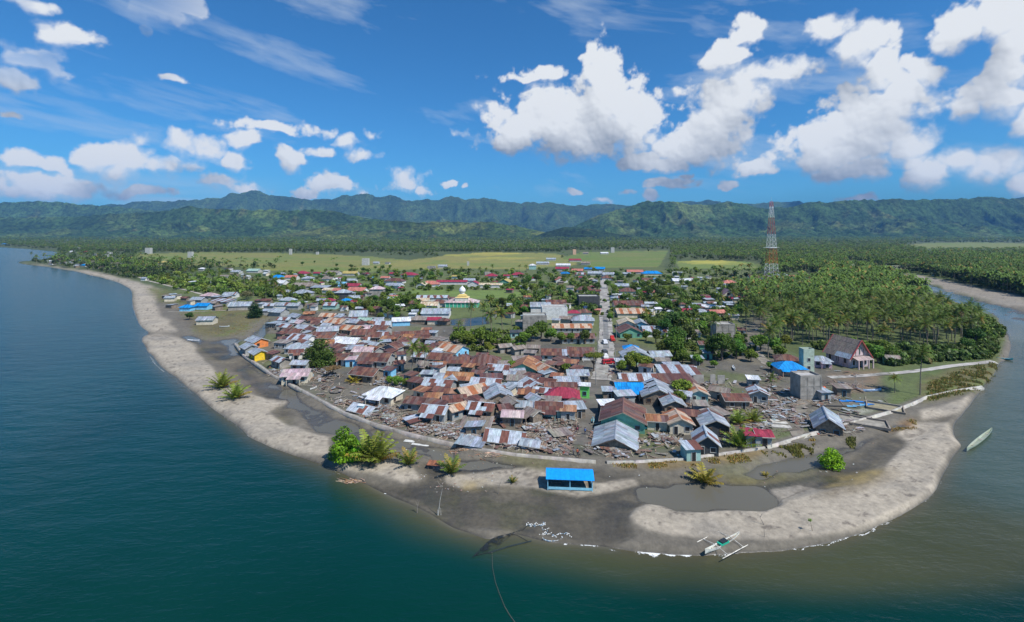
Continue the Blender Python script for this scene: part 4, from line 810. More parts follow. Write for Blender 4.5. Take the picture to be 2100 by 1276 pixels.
FARP_ = [far_palm(s, 0) for s in range(6)]; FARB = [far_bush(10 + s, c) for s, c in enumerate([(.055, .085, .02), (.045, .07, .02), (.075, .10, .024), (.05, .08, .03)])]
def mass(name, pts, protos, label, cat, sc_rng=(.85, 1.15)):
    """pts: (X, Y, z, scale, kind)"""
    Vs, Fs, Cs, o = [], [], [], 0; ks = np.array([p[4] for p in pts])
    for k, (V, F, Cc) in enumerate(protos):
        q = [p for p in pts if p[4] == k]
        if not q: continue
        q = np.array(q, float); m_ = len(q); a = rng.random(m_) * 6.28; ca, sa = np.cos(a), np.sin(a); s = q[:, 3] * rng.uniform(*sc_rng, m_)
        x = V[None, :, 0] * ca[:, None] - V[None, :, 1] * sa[:, None]; y = V[None, :, 0] * sa[:, None] + V[None, :, 1] * ca[:, None]
        W_ = np.stack([x * s[:, None] + q[:, :1], y * s[:, None] + q[:, 1:2], V[None, :, 2] * (s * rng.uniform(.85, 1.15, m_))[:, None] + q[:, 2:3]], -1).reshape(-1, 3)
        Fs.append((F[None] + (np.arange(m_) * len(V))[:, None, None]).reshape(-1, 4) + o); Vs.append(W_); o += len(W_)
        nz = .70 + .85 * fbm(q[:, 0] / 90, q[:, 1] / 140, 3, 55); Cs.append((Cc[None] * (rng.uniform(.65, 1.3, m_) * nz)[:, None, None]).reshape(-1, 3))
    ob = link(name, np_mesh(name, np.concatenate(Vs), np.concatenate(Fs), M['mass'], np.concatenate(Cs))); tag(ob, label, cat, kind='stuff'); return ob
pts = [(X, Y, .5, 1.0, random.randrange(6)) for px, py, X, Y in gp[NG:]]
for px, py, X, Y in scatter(GROVEB, 6.5, 8):
    if clear_of_houses(X, Y, 1): pts.append((X, Y, .5, 1.0, random.randrange(6)))
mass('coconut_grove', pts, FARP_, 'rear of the dense coconut grove beside the river', 'palm grove')
# wooded plain: sampled so that it thins with distance like real woods seen from a low height
NOTREE = [PL('1375,533 1562,537 1572,572 1390,566'), PL('1150,515 1375,512 1375,556 1150,558'), PL('290,520 745,524 900,530 900,556 740,560 600,550 420,543 290,538'), PL('900,518 1150,518 1150,548 1000,556 900,556'), PL('1845,503 1900,499 2100,499 2300,505 2300,516 1900,518'), PL('1735,538 1775,545 1800,551 1900,566 2000,589 2110,612 2300,650 2300,700 2100,700 2010,660 1925,640 1900,612 1860,592 1800,566 1775,556 1735,554')] + [FOOT] + RIVER + SAND + INLET; SEA = np.array(Bl)
VROOM = PL("330,640 290,600 262,575 430,556 560,552 700,548 800,548 900,552 1060,552 1130,535 1210,535 1240,548 1340,548 1400,560 1480,570 1560,575 1640,560 1700,566 1640,640 1560,700 1780,760 2040,745 2070,690 2040,650 1990,628 1940,612 2100,680 2100,1300 0,1300 0,640")
def landmask(px, py):
    i = np.clip(np.searchsorted(cols, px), 0, len(cols) - 1); j = np.clip(np.searchsorted(-dys, -(py - CY)), 0, len(dys) - 1); return SEA[j, i]
pts = []; rs_ = np.random.default_rng(3); N_ = 150000
pxs = rs_.uniform(-350, 2450, N_); dy_ = rs_.uniform(7.5, 135, N_) ; pys = dy_ + CY
keep_ = (landmask(pxs, pys) > .9) & ~inside(VROOM, pxs, pys) & ~inside(GROVE, pxs, pys)
for p in NOTREE: keep_ &= ~inside(p, pxs, pys)
clump_ = (vnoise(pxs / 22, dy_ / 3.5, 61) > .84) & (rs_.random(N_) < .07) & (dy_ > 30)
for p, _ in FIELDS[:5]: keep_ |= inside(p, pxs, pys) & clump_ & (rs_.random(N_) < .9)
keep_ &= rs_.random(N_) < np.where(dy_ < 40, 1.0, np.where(pxs > 1150, .40, .14))
rightw = (pxs > 1150)
for px, dy, rr in zip(pxs[keep_], dy_[keep_], rightw[keep_]):
    Y = HC * FP / dy; X = (px - CX) / FP * Y; palm = rs_.random() < (.72 if px > 1200 or dy < 35 else .5); far = Y > 1500
    s = 1.0 if not far else min(1.0 + (Y - 1500) / 2500, 1.6)
    pts.append((X, Y, .3, s * (rs_.uniform(.8, 1.2) if palm else rs_.uniform(.7, 1.25)), rs_.integers(0, 6) if palm else 6 + rs_.integers(0, 4)))
mass('wooded_plain', pts, FARP_ + FARB, 'wooded plain of palms and broad trees between the fields and the hills', 'woodland')
pts = []
for poly, n in ((PL("1790,716 1900,722 1990,712 2030,690 2055,670 2035,735 1900,745 1830,752 1790,735"), 330), (PL("1960,630 2030,660 2060,690 2030,700 1980,690"), 220), (PL("1640,716 1760,712 1790,730 1720,720"), 50)):
    xs_, ys_ = [p[0] for p in poly], [p[1] for p in poly]; c_ = 0
    while c_ < n:
        px, py = random.uniform(min(xs_), max(xs_)), random.uniform(min(ys_), max(ys_))
        if inside(poly, np.array([px]), np.array([py]))[0]: X, Y = P(px, py, .7); pts.append((X, Y, .2, random.uniform(.25, .62), 6 + random.randrange(4))); c_ += 1
mass('undergrowth', pts, FARP_ + [far_bush(70 + s, c, 7, 4, 260) for s, c in enumerate([(.085, .135, .02), (.07, .12, .02), (.11, .15, .025), (.06, .10, .02)])], 'bright undergrowth along the front edge of the coconut grove', 'undergrowth')
# ---- palms one can tell apart, in and around the village (pixel column, foot row, crown-top height as the scale)
VP = """845 770 1.0;871 772 .75;965 672 .9;990 660 1.0;1008 690 1.1;1030 680 1.1;1050 668 1.0;940 690 .6;1005 640 .9;1460 700 .9;1500 668 .9;1530 690 1.0;1575 735 1.15;1585 712 1.1;1600 720 1.0;1625 700 1.0;1340 650 1.0;1330 668 .9;1310 640 .8;1372 628 1;1130 615 .9;1150 617 .9;1120 622 .8;1100 612 .8;1160 572 .8;1185 578 .8;1125 583 .8;1480 640 1;1440 610 .9;1420 600 1;1400 595 .9;1462 596 1;1395 640 .8;1550 640 1.05;1505 640 1;1455 580 .9;1435 575 .9;1415 572 .9;1395 566 .8;1470 572 .9;930 570 .8;945 566 .8;985 570 .8;1010 562 .8;1080 560 .9;1065 556 .8;700 600 .7;600 620 .8;560 612 1;575 618 1;545 606 1;530 600 1;515 596 1;500 590 1;590 612 .9;520 612 .9;545 618 .9;480 585 .9;430 573 .8;400 570 .8;380 566 .8;360 562 .8;340 560 .8;310 556 .8;290 552 .8;270 548 .8;250 548 .8;230 545 .8;480 565 .8;500 568 .8;470 562 .8;448 566 .8;65 530 .9;75 531 .9;90 531 .8;120 532 .8;135 528 .8;145 530 .8;200 530 .8;1210 560 .8;1250 582 .7;1530 600 .9;1540 612 .9;1515 625 1;1290 640 .8;1262 618 .7"""
for row in VP.split(";"):
    px, py, s = map(float, row.split()); place('coconut_palm', PALMS[random.randrange(5)], px, py, s, 'coconut palm', 'coconut palms', 'palm tree', group='coconut palms around the village')
place('coconut_palm', PALMS[3], 1887, 810, 1.0, cat='palm tree', rz=2.); TREES.pop()['o']['label'] = 'lone tall coconut palm with a thin trunk on the grass by the river'
place('coconut_palm', PALMS[2], 1835, 806, .55, cat='palm tree'); TREES.pop()['o']['label'] = 'short young palm beside the ruined foundations left of the lone tall palm'
place('coconut_palm', PALMS[0], 1582, 805, .5, cat='palm tree'); TREES.pop()['o']['label'] = 'small stunted palm left of the windowless concrete block'
for px, py, s, k, lb in ((455, 796, 1.25, 0, 'yellow green young palm on the sand spit, the left one of the two'), (483, 818, 1.15, 0, 'yellow green young palm on the sand spit, the right one of the two'), (758, 945, 1.55, 0, 'large bushy young palm beside the mangrove bush at the waterline'), (775, 947, 1.25, 0, 'second bushy palm right behind the large one beside the mangrove bush'),
  (838, 955, 1.1, 1, 'small upright young palm in the shallow lagoon between the mangrove and the raft'), (925, 965, 1.15, 1, 'young palm beside the rusty sheet raft in the lagoon'), (1446, 983, 1.15, 2, 'yellow young palm on the mud outside the sea wall'), (1570, 968, .35, 2, 'tiny orange palm sprout on the mud flat right of the yellow palm'),
  (1517, 915, 1.12, 0, 'leaning bushy palm between the small maroon shed and the striped steep roof'), (1512, 868, .85, 0, 'young palm behind the maroon shed, the left one'), (1546, 866, .85, 0, 'young palm behind the maroon shed, the right one'), (725, 785, .95, 2, 'yellow leaved palm clump in the rubble beside the rusty roof'), (1051, 985, .4, 1, 'small green palm sprout on the sand left of the blue beach shelter'), (1090, 812, .3, 1, 'small palm behind the wooden houses near the street')):
    place('young_palm', YOUNG[k], px, py, s, cat='palm tree'); t_ = TREES.pop(); t_['o']['label'] = lb
# ---- broad trees with a place of their own
proto = broad_proto(140, 9.5, 5.6, (.06, .11, .018), 5000, .36, low=True); place('mango_tree', proto, 658, 752, 1.05); TREES.pop()['o']['label'] = 'large spreading green mango tree beside the rubble in the left village'
proto = broad_proto(141, 8.5, 4.7, (.03, .065, .014), 3200, .34, low=True); place('round_tree', proto, 523, 652, 1.0); TREES.pop()['o']['label'] = 'round dark green tree by the marsh at the left'
proto = broad_proto(142, 6.0, 2.9, (.20, .36, .014), 5200, .20, inner=.6, low=True); o_ = place('mangrove_bush', proto, 705, 948, 1.12, rz=1., hs=1.1); TREES.pop()['o']['label'] = 'bright green mangrove bush at the waterline left of the bushy palm'
o_ = place('mangrove_bush', proto, 728, 946, .75, rz=3.); TREES.pop()['o']['label'] = 'lower darker mangrove bush tucked between the bright one and the palm'
proto = broad_proto(143, 4.2, 2.5, (.30, .42, .014), 3000, .20, inner=.6, low=True); place('mangrove_tree', proto, 1705, 953, 1.0, hs=.95); TREES.pop()['o']['label'] = 'lone bright yellow green shrub on the mud flat outside the wall'
proto = broad_proto(144, 7.2, 4.6, (.13, .15, .02), 2400, .32, flat=1); place('street_tree', proto, 1218, 762, .95); TREES.pop()['o']['label'] = 'flat topped yellow green tree at the side of the main street'
proto = broad_proto(145, 3.4, 3.6, (.24, .17, .07), 1500, .25, flat=1); place('dry_tree', proto, 681, 772, 1.0); TREES.pop()['o']['label'] = 'dry brown umbrella shaped tree in the rubble right of the mango tree'
proto = broad_proto(146, 6, 4.8, (.20, .19, .09), 1800, .34); place('pale_tree', proto, 505, 615, 1.0); TREES.pop()['o']['label'] = 'pale grey green spreading tree behind the grey roofs at the left'
proto = broad_proto(147, 4, 2.5, (.05, .10, .02), 1300, .28); place('round_tree', proto, 389, 656, 1.0); TREES.pop()['o']['label'] = 'small round tree on the marsh beside the lone marsh house'
VB = """1480 740 1.35 1;1510 735 1.2 0;1460 735 1.1 3;1540 742 .8 2;1385 735 1.3 0;1400 745 .9 2;1430 750 .7 2;1390 715 1.2 1;1410 705 1.2 5;1360 735 .9 3;1290 760 .9 4;1305 756 1 4;1320 760 1 2;1300 745 .9 2;1275 765 .8 4;1400 815 .9 2;1395 830 .7 2;960 712 1.0 2;985 708 1.1 0;1010 712 1.2 2;1040 715 1.0 4;935 705 1 2;1000 725 .8 4;1090 700 1.2 2;1110 695 1.3 0;1130 700 1.1 2;1075 705 .9 2;1150 706 .8 0;1170 704 .8 2;1200 706 .8 3;1215 700 .7 2;1250 660 .7 0;750 640 1.1 3;760 645 .9 2;795 640 1.1 1;830 630 1.2 0;860 640 .9 2;780 655 .7 2;815 655 .7 0;850 615 .9 2;770 620 .8 0;735 625 .8 2;740 612 .8 0;720 635 .8 4;700 630 .8 2;1060 640 1 1;1075 648 .9 0;1045 650 .9 2;1030 630 .8 3;1085 635 .8 1;905 570 1 0;885 572 1 1;870 568 .9 1;855 580 1 0;920 565 .8 2;1085 582 1.2 0;1100 580 1.1 1;1075 590 1.1 1;1110 592 1 0;1125 600 1 1;1090 600 .9 3;1000 588 .6 2;1150 605 1 1;1170 612 .9 0;1200 606 .9 3;1225 600 1 1;1245 592 .9 1;1258 596 1 2;1260 610 .8 0;1240 622 .6 2;1310 612 1 0;1330 612 1.1 1;1350 618 1.2 5;1370 640 1.2 0;1355 640 1 2;1340 680 .9 1;1365 690 1.1 1;1380 675 1.2 5;1395 665 1.1 0;1425 645 1 2;1445 660 .9 0;1460 655 .9 2;1470 670 .9 4;1440 680 1 2;1500 690 1 0;1515 705 .8 2;1520 650 1 1;1480 612 1 1;1465 620 1 0;1500 600 1 1;1440 600 1 5;1425 585 1 0;1410 590 .9 1;1370 575 .9 0;1290 575 .9 1;1265 572 .9 1;1310 580 .9 0;1350 590 1 1;1365 600 1.1 2;1385 605 1 0;1300 600 .8 3;1580 760 .5 2;1465 755 .5 2;1600 735 .9 2;1590 728 1.1 0;1560 720 1.1 2;1610 712 .8 4;870 590 .7 0;770 585 .7 2;745 575 .8 0;660 575 .7 1;640 580 .7 0;600 585 .7 2;745 560 .8 1;720 552 .8 1;690 548 .8 0;800 552 .9 0;785 555 .8 1;770 552 .7 2;640 560 .7 3;620 545 .8 1;645 540 .7 0;450 600 .8 2;440 590 .9 3;420 590 .8 2;395 590 .8 0;370 585 .8 2;345 575 .8 4;330 580 .8 2;360 595 .7 2;600 630 .8 2;620 630 .6 0;560 590 .9 1;580 600 .9 0;540 585 .9 1;555 575 .9 0;530 575 .9 1;470 590 .8 2;490 602 .7 3;213 553 1.3 1;225 548 .9 0;295 562 1.2 2;310 565 .9 0;345 570 .9 4;265 560 .8 1;180 546 .8 2;165 543 .7 0;185 540 .7 4;205 536 .7 1;420 535 .8 1;445 548 .8 0;1830 740 .9 2;1800 745 1 0;1785 735 1 2;1815 735 1 4;1770 725 .9 2;1980 725 .8 1;1960 735 .6 2;2000 710 .9 1;2020 695 1 0;1810 725 1 2;1750 718 .9 2;920 600 .5 2;840 605 .5 0;1160 765 .6 2;1130 770 .5 4;1050 760 .6 2;1100 760 .5 4;835 795 .5 2;815 793 .55 2;855 792 .45 2;800 788 .45 2;955 700 .8 4;1000 700 .8 0;780 713 .6 2;868 695 .5 2;720 585 .6 0;1030 595 .7 2;1055 590 .8 1;1265 640 .6 2;1235 650 .5 4;1285 700 .6 2;1325 700 .7 0;1345 705 .8 3;1670 590 .8 1;1620 590 .8 0;1545 590 .9 1;1570 595 .9 0"""
bname = ['mid green bushy tree', 'dense dark green tree', 'light green tree', 'olive green tree', 'yellowish green tree', 'wide dark olive tree']
for row in VB.split(";"):
    px, py, s, k = row.split(); k = int(k); px, py = float(px), float(py)
    X, Y = P(px, py, .7)
    place('broadleaf_tree', BROAD[k], px, py, float(s) * random.uniform(.92, 1.1), ('small ' if float(s) < .65 else '') + bname[k], bname[k] + 's', group='broad trees scattered through the village')
label_all(TREES, lambda i: i['desc'], lambda i: i['plural'])
for i in TREES:
    l_ = i['o']['label']; i['o']['label'] = l_ if len(l_.split()) <= 16 else l_.replace('the ', '')
# gap-filling: shrubs and garden green between the far houses, one mass
pts = []; rs = random.Random(12)
for poly, n, sz in ((PL("560,556 1480,552 1560,600 1500,660 1400,700 1300,650 1000,650 940,640 740,640 560,610"), 2600, (.3, .9)), (PL("920,675 1060,675 1080,720 960,722"), 130, (.25, .5)), (PL("1350,655 1500,660 1560,730 1360,745"), 170, (.25, .55)), (PL("230,545 470,560 600,600 560,615 400,600 300,575"), 700, (.35, 1.0)), (PL("690,620 880,610 900,650 740,645"), 110, (.25, .55)), (PL("360,600 700,610 760,640 560,640 400,625"), 90, (.15, .35))):
    xs_, ys_ = [p[0] for p in poly], [p[1] for p in poly]; c_ = 0
    while c_ < n:
        px, py = rs.uniform(min(xs_), max(xs_)), rs.uniform(min(ys_), max(ys_)); c_ += 1
        if not inside(poly, np.array([px]), np.array([py]))[0] or inside(FOOT, np.array([px]), np.array([py]))[0] or abs(px - 1240) < 14 or (900 < px < 1005 and 598 < py < 652): continue
        X, Y = P(px, py, .7)
        if clear_of_houses(X, Y, -.6): pts.append((X, Y, .2, rs.uniform(*sz), 6 + rs.randrange(4)))
mass('garden_shrubs', pts, FARP_ + [far_bush(90 + s, c, 6, 4, 120) for s, c in enumerate([(.10, .16, .022), (.075, .13, .02), (.14, .18, .028), (.09, .125, .022)])], 'low shrubs and garden plants filling the gaps between the far houses', 'shrubs')
# ------------------------------------------------------------------ roads, walls
def world_line(s, z=.7, sub=6):
    p = [P(x, y, z) for x, y in PL(s)]; out_ = []
    for i in range(len(p) - 1):
        for k in range(sub):
            t = k / sub; out_.append((p[i][0] * (1 - t) + p[i + 1][0] * t, p[i][1] * (1 - t) + p[i + 1][1] * t))
    return out_ + [p[-1]]
def ribbon(name, line, width, z, mat, col, kind=None, thick=None, wob=0., follow=True, label=None, cat=None):
    n = len(line); V, F, Cc = [], [], []; L = np.array(line)
    for i in range(n):
        d = L[min(i + 1, n - 1)] - L[max(i - 1, 0)]; d /= np.linalg.norm(d); nn = np.array((-d[1], d[0])); w_ = (width(i / (n - 1)) if callable(width) else width) / 2
        for k, s in enumerate((-1, -.5, 0, .5, 1)):
            q = L[i] + nn * s * (w_ + (random.uniform(-wob, wob) if abs(s) == 1 else 0)); zz = (gz(*q) + z if follow else z); V.append((q[0], q[1], zz))
    for i in range(n - 1):
        for k in range(4): a = i * 5 + k; F.append((a, a + 1, a + 6, a + 5)); Cc.append(jit(col, .08))
    o = link(name, np_mesh(name, V, F, mat, np.array(Cc), True)); tag(o, label, cat, kind=kind); return o
M['road'] = attr_mat('road_surface', .9, .25, .3, .2, 3, coords='Object', stain=((.10, .09, .075), .12, .52, .7))
ribbon('road', world_line("1238,566 1239,600 1241,640 1243,680 1243,715 1240,750 1232,780", sub=14), 6.5, .16, M['road'], (.30, .285, .26), 'structure', wob=.3)
ribbon('road', world_line("1240,640 1243,680 1243,715", sub=10), 2.4, .19, M['road'], (.18, .18, .17), 'structure')
ribbon('road', world_line("1232,781 1220,815 1208,850 1200,885 1196,915", sub=10), 7.5, .10, M['road'], (.115, .105, .088), 'structure', wob=.5)
ribbon('road', world_line("1560,690 1545,712 1560,735 1590,757 1640,768", sub=8), 4.0, .10, M['road'], (.22, .20, .165), 'structure', wob=.4)
ribbon('path', world_line("1700,775 1790,770 1880,762 1960,750 2040,742", sub=8), 2.6, .12, M['road'], (.36, .34, .31), 'structure', wob=.15)
ribbon('path', world_line("255,556 300,575 340,585 400,600 440,612", sub=8), 2.4, .12, M['road'], (.34, .31, .26), 'structure', wob=.2)
ribbon('path', world_line("345,640 400,640 470,636 540,637", sub=8), 1.6, .10, M['road'], (.33, .30, .25), 'structure', wob=.2)
ribbon('path', world_line("1640,910 1630,870 1640,830 1660,820", .7, 8), 3.0, .08, M['road'], (.17, .15, .12), 'structure', wob=.5)
def wall_run(name, line, prof, mat, col, label, cat):
    L = np.array(line); n = len(L); V, F, Cc = [], [], []; k = len(prof)
    for i in range(n):
        d = L[min(i + 1, n - 1)] - L[max(i - 1, 0)]; d /= np.linalg.norm(d); nn = np.array((-d[1], d[0]))
        for u, z in prof: V.append((*(L[i] + nn * (u + random.uniform(-.03, .03))), z + random.uniform(-.03, .03)))
    for i in range(n - 1):
        c_ = jit(col, .10)
        for j in range(k): a, b_ = i * k + j, i * k + (j + 1) % k; F.append((a, b_, b_ + k, a + k)); Cc.append(c_)
    o = link(name, np_mesh(name, V, F, mat, np.array(Cc))); tag(o, label, cat); return o
SW = "482,704 500,728 560,769 640,811 700,843 760,866 840,889 960,916 1060,931 1150,939 1222,945"
wall_run('sea_wall', world_line(SW, 1.2, 10), [(-.25, -.6), (-.25, 1.25), (.25, 1.25), (.25, 1.0), (.95, .95), (.95, -.6)], M['concrete'], (.34, .31, .27), 'long low concrete sea wall curving round the left front of the village', 'sea wall')
wall_run('sea_wall', world_line("1244,946 1300,945 1400,939 1500,926 1568,916", 1.2, 10), [(-.25, -.6), (-.25, 1.2), (.25, 1.2), (.25, .95), (.9, .9), (.9, -.6)], M['concrete'], (.36, .34, .30), 'straight low concrete sea wall right of its broken gap below the village', 'sea wall')
wall_run('sea_wall', world_line("1572,915 1650,891 1740,866 1830,841 1870,826 1900,812 1955,800 2013,791", 1.2, 10), [(-.7, -.6), (-.7, .75), (-.2, .8), (-.2, 1.2), (.2, 1.2), (.2, .85), (.7, .8), (.7, -.6)], M['concrete'], (.38, .36, .32), 'pale stepped concrete river wall running up to the right', 'sea wall')
# small group helper
def T(name, px, py, z=None, rz=0, label='', cat='', group=None, rx=0, ry=0):
    D = (HC - (z if z is not None else .6)) * FP / (py - CY); X = (px - CX) / FP * D; zz = max(gz(X, D), 0) if z is None else z
    return tag(empty(name, (X, D, zz), R(rz), R(rx), R(ry)), label, cat, group)
# ------------------------------------------------------------------ telecom mast
mast = T('lattice_mast', 1582, 582, label='tall red and white lattice radio mast behind the village', cat='radio mast')
Hm = 77.; red, whi = (.45, .03, .03), (.72, .72, .72); segs = [(0, .10, red), (.10, .17, whi), (.17, .20, whi), (.20, .28, (.5, .08, .02)), (.28, .36, (.5, .08, .02)), (.36, .44, (.5, .08, .02)), (.44, .58, whi), (.58, .67, (.42, .06, .04)), (.67, .76, red), (.76, .90, whi), (.90, 1.0, red)]
segs = [(0, .085, red), (.085, .24, whi), (.24, .43, (.5, .07, .02)), (.43, .53, whi), (.53, .60, whi), (.60, .80, (.42, .05, .03)), (.80, .93, whi), (.93, 1.0, red)]
def half(t): return 4.6 * (1 - t) ** 1.0 * .82 + .95
for a, b_, c in segs:
    mb = MB(); n = max(1, round((b_ - a) * 17))
    for i in range(n):
        t0, t1 = a + (b_ - a) * i / n, a + (b_ - a) * (i + 1) / n; h0, h1 = half(t0), half(t1); z0, z1 = t0 * Hm, t1 * Hm; q = [(-1, -1), (1, -1), (1, 1), (-1, 1)]
        for k in range(4):
            p, p2 = q[k], q[(k + 1) % 4]; r_ = .15 - .05 * t0
            mb.bar((p[0] * h0, p[1] * h0, z0), (p[0] * h1, p[1] * h1, z1), r_, c); mb.bar((p[0] * h0, p[1] * h0, z0), (p2[0] * h1, p2[1] * h1, z1), r_ * .5, c)
            mb.bar((p2[0] * h0, p2[1] * h0, z0), (p[0] * h1, p[1] * h1, z1), r_ * .5, c); mb.bar((p[0] * h1, p[1] * h1, z1), (p2[0] * h1, p2[1] * h1, z1), r_ * .5, c)
    mb.build('lattice_section', M['paint'], mast)
mb = MB(); mb.box((0, 0, Hm * .435), (7.2, 7.2, .25), (.75, .75, .75))
for x in (-4.5, 4.5): mb.bar((x * .6, 0, Hm * .44), (x * 1.7, 0, Hm * .44), .15, (.75, .75, .75))
mb.build('platform', M['paint'], mast)
mb = MB(); 
for z, a in ((.93, 0), (.93, 2.1), (.88, 4), (.85, 1)): mb.box((1.3 * math.cos(a), 1.3 * math.sin(a), Hm * z), (.4, .4, 2.4), (.75, .75, .75), a)
mb.bar((0, 0, Hm), (0, 0, Hm + 4), .06, (.5, .5, .5)); mb.build('antenna', M['paint'], mast)
# ------------------------------------------------------------------ church
ch = T('church', 1737, 747, rz=15, label='pale pink church with a steep brown roof and a dark cross on its gable', cat='church')
wc = (.50, .39, .39); Wd, Lg, hw, hr = 8.6, 9.5, 4.0, 5.6; mb = MB(); a, b_ = Wd / 2, Lg / 2
for p, q in (((-a, -b_), (a, -b_)), ((a, -b_), (a, b_)), ((a, b_), (-a, b_)), ((-a, b_), (-a, -b_))): mb.face([(*p, -.4), (*q, -.4), (*q, hw), (*p, hw)], wc)
for s in (-1, 1): pts_ = [(-a, s * b_, hw), (a, s * b_, hw), (0, s * b_, hw + hr)]; mb.face(pts_ if s < 0 else pts_[::-1], wc)
for k in range(5): mb.box((-a - .08, -b_ + .4 + k * (Lg - .8) / 4, hw / 2), (.16, .4, hw), (.5, .38, .38)); mb.box((a + .08, -b_ + .4 + k * (Lg - .8) / 4, hw / 2), (.16, .4, hw), (.5, .38, .38))
mb.build('wall', M['wall'], ch)
mb = MB(); ov = .7; n = 16
for s in (-1, 1):
    for i in range(n):
        y0, y1 = -b_ - .8 + (Lg + 1.6) * i / n, -b_ - .8 + (Lg + 1.6) * (i + 1) / n + .03
        for k in range(4):
            t0, t1 = k / 4, (k + 1) / 4; f = lambda t: (s * (a + ov) * (1 - t), hw - .75 + (hr + .75) * t); c = jit((.27, .21, .165), .14)
            if k == 0 and i < 9: c = jit((.40, .45, .50), .08)
            (xa, za), (xb, zb) = f(t0), f(t1); pts_ = [(xa, y0, za + k * .01), (xa, y1, za + k * .01), (xb, y1, zb), (xb, y0, zb)]; mb.face(pts_ if s > 0 else pts_[::-1], c)
mb.build('roof', M['thatch'], ch)
mb = MB()
for s in (-1, 1): mb.bar((s * (a + ov), -b_ - .85, hw - .8), (0, -b_ - .85, hw + hr + .05), .20, (.38, .08, .07)); mb.bar((s * (a + ov), b_ + .85, hw - .8), (0, b_ + .85, hw + hr), .18, (.38, .08, .07))
mb.build('bargeboard', M['paint'], ch)
mb = MB(); mb.box((0, -b_ - .07, hw + 2.1), (.32, .14, 3.2), (.05, .12, .10)); mb.box((0, -b_ - .075, hw + 2.7), (1.7, .145, .3), (.05, .12, .10)); mb.build('cross', M['paint'], ch)
mb = MB()
for x in (-1.7, 1.7): mb.box((x, -b_ - .06, hw + 1.2), (.12, .12, 2.3), (.15, .12, .10))
mb.box((0, -b_ - .05, hw + .05), (Wd - .4, .10, .12), (.15, .12, .10)); mb.build('gable_trim', M['paint'], ch)
pr = MB()
for i in range(10): x0 = -3.5 + 7.0 * i / 10; pr.face([(x0, -b_ - 2.6, 3.1), (x0 + .8, -b_ - 2.6, 3.1), (x0 + .8, -b_ - .1, 3.9), (x0, -b_ - .1, 3.9)], jit((.45, .36, .34), .1))
pr.build('porch_roof', M['roof'], ch)
for x in (-3.2, -1.2, 1.2, 3.2): q = MB(); q.box((x, -b_ - 2.4, 1.55), (.35, .35, 3.1), wc); q.build('post', M['wall'], ch)
opening(ch, 'door', 0, -b_, 1.3, 1.9, 2.6, 'f', (.5, .6, .75))
for x in (-2.6, 2.6): opening(ch, 'window', x, -b_, 1.7, 1.2, 1.7, 'f', (.5, .6, .75))
for y in (-3, 0, 3): opening(ch, 'window', -a, y, 2.2, 1.1, 1.8, 'l', (.5, .4, .4))
# ------------------------------------------------------------------ chapel far right
cp = T('chapel', 1490, 615, rz=-10, label='small yellow chapel with steep pink brown roof and dark gable window', cat='church'); mb = MB(); a, b_, hw, hr = 4.2, 6, 3.2, 4.5
for p, q in (((-a, -b_), (a, -b_)), ((a, -b_), (a, b_)), ((a, b_), (-a, b_)), ((-a, b_), (-a, -b_))): mb.face([(*p, -.4), (*q, -.4), (*q, hw), (*p, hw)], (.68, .52, .20))
for s in (-1, 1): mb.face([(-a, s * b_, hw), (a, s * b_, hw), (0, s * b_, hw + hr)][::-s], (.7, .66, .55))
mb.build('wall', M['wall'], cp); mb = MB()
for s in (-1, 1):
    for i in range(10): y0 = -b_ - .6 + 13.2 * i / 10; mb.slab([(s * (a + .6), y0, hw - .6), (s * (a + .6), y0 + 1.3, hw - .6), (0, y0 + 1.3, hw + hr), (0, y0, hw + hr)], .04, jit((.42, .22, .22)))
mb.build('roof', M['roof'], cp); opening(cp, 'window', 0, -b_, hw + 1.5, 2.4, 1.9, 'f', (.7, .68, .6)); opening(cp, 'door', 0, -b_, 1.2, 2.2, 2.3, 'f', (.5, .3, .1))
# ------------------------------------------------------------------ mosque
ms = T('mosque', 948, 629, rz=-2, label='green walled mosque with tiered yellow roof and white dome', cat='mosque'); mb = MB()
mb.box((0, 0, 1.6), (21, 10, 3.4), (.06, .42, .26)); mb.box((0, 0, 4.6), (8.5, 7.5, 3), (.62, .6, .52))
for k in range(9): mb.box((-10 + k * 2.5, -5.1, 1.6), (.35, .25, 3.4), (.5, .58, .5))
mb.build('wall', M['wall'], ms)
mb = MB(); roof_hip(mb, 21, 10, 3.35, 2.0, 'P'); mb.build('roof', M['roof'], ms)
mb = MB()
for zz, w_ in ((5.9, 9.4), (7.1, 6.2)):
    r2 = w_ * .28
    for k in range(4):
        a0 = math.pi / 4 + k * math.pi / 2; p = [(math.cos(a0 + d) * w_ * .68, math.sin(a0 + d) * w_ * .6, zz) for d in (0, math.pi / 2)] + [(math.cos(a0 + d) * r2, math.sin(a0 + d) * r2, zz + 1.2) for d in (math.pi / 2, 0)]; mb.face(p, jit((.62, .46, .16), .06))
mb.build('tier_roof', M['paint'], ms)
def lathe(prof, n=20, c=(.7, .7, .7)):
    mb = MB()
    for i in range(len(prof) - 1):
        for k in range(n):
            a0, a1 = 2 * math.pi * k / n, 2 * math.pi * (k + 1) / n; (r0, z0), (r1, z1) = prof[i], prof[i + 1]
            mb.face([(r0 * math.cos(a0), r0 * math.sin(a0), z0), (r0 * math.cos(a1), r0 * math.sin(a1), z0), (r1 * math.cos(a1), r1 * math.sin(a1), z1), (r1 * math.cos(a0), r1 * math.sin(a0), z1)], c)
    return mb
d_ = lathe([(1.5, 8.2), (1.5, 9.0), (2.0, 9.5), (2.2, 10.3), (1.9, 11.3), (1.2, 12.2), (.5, 12.8), (.08, 13.3), (.05, 14.2)], 20, (.72, .74, .75)).build('dome', M['paint'], ms, True)
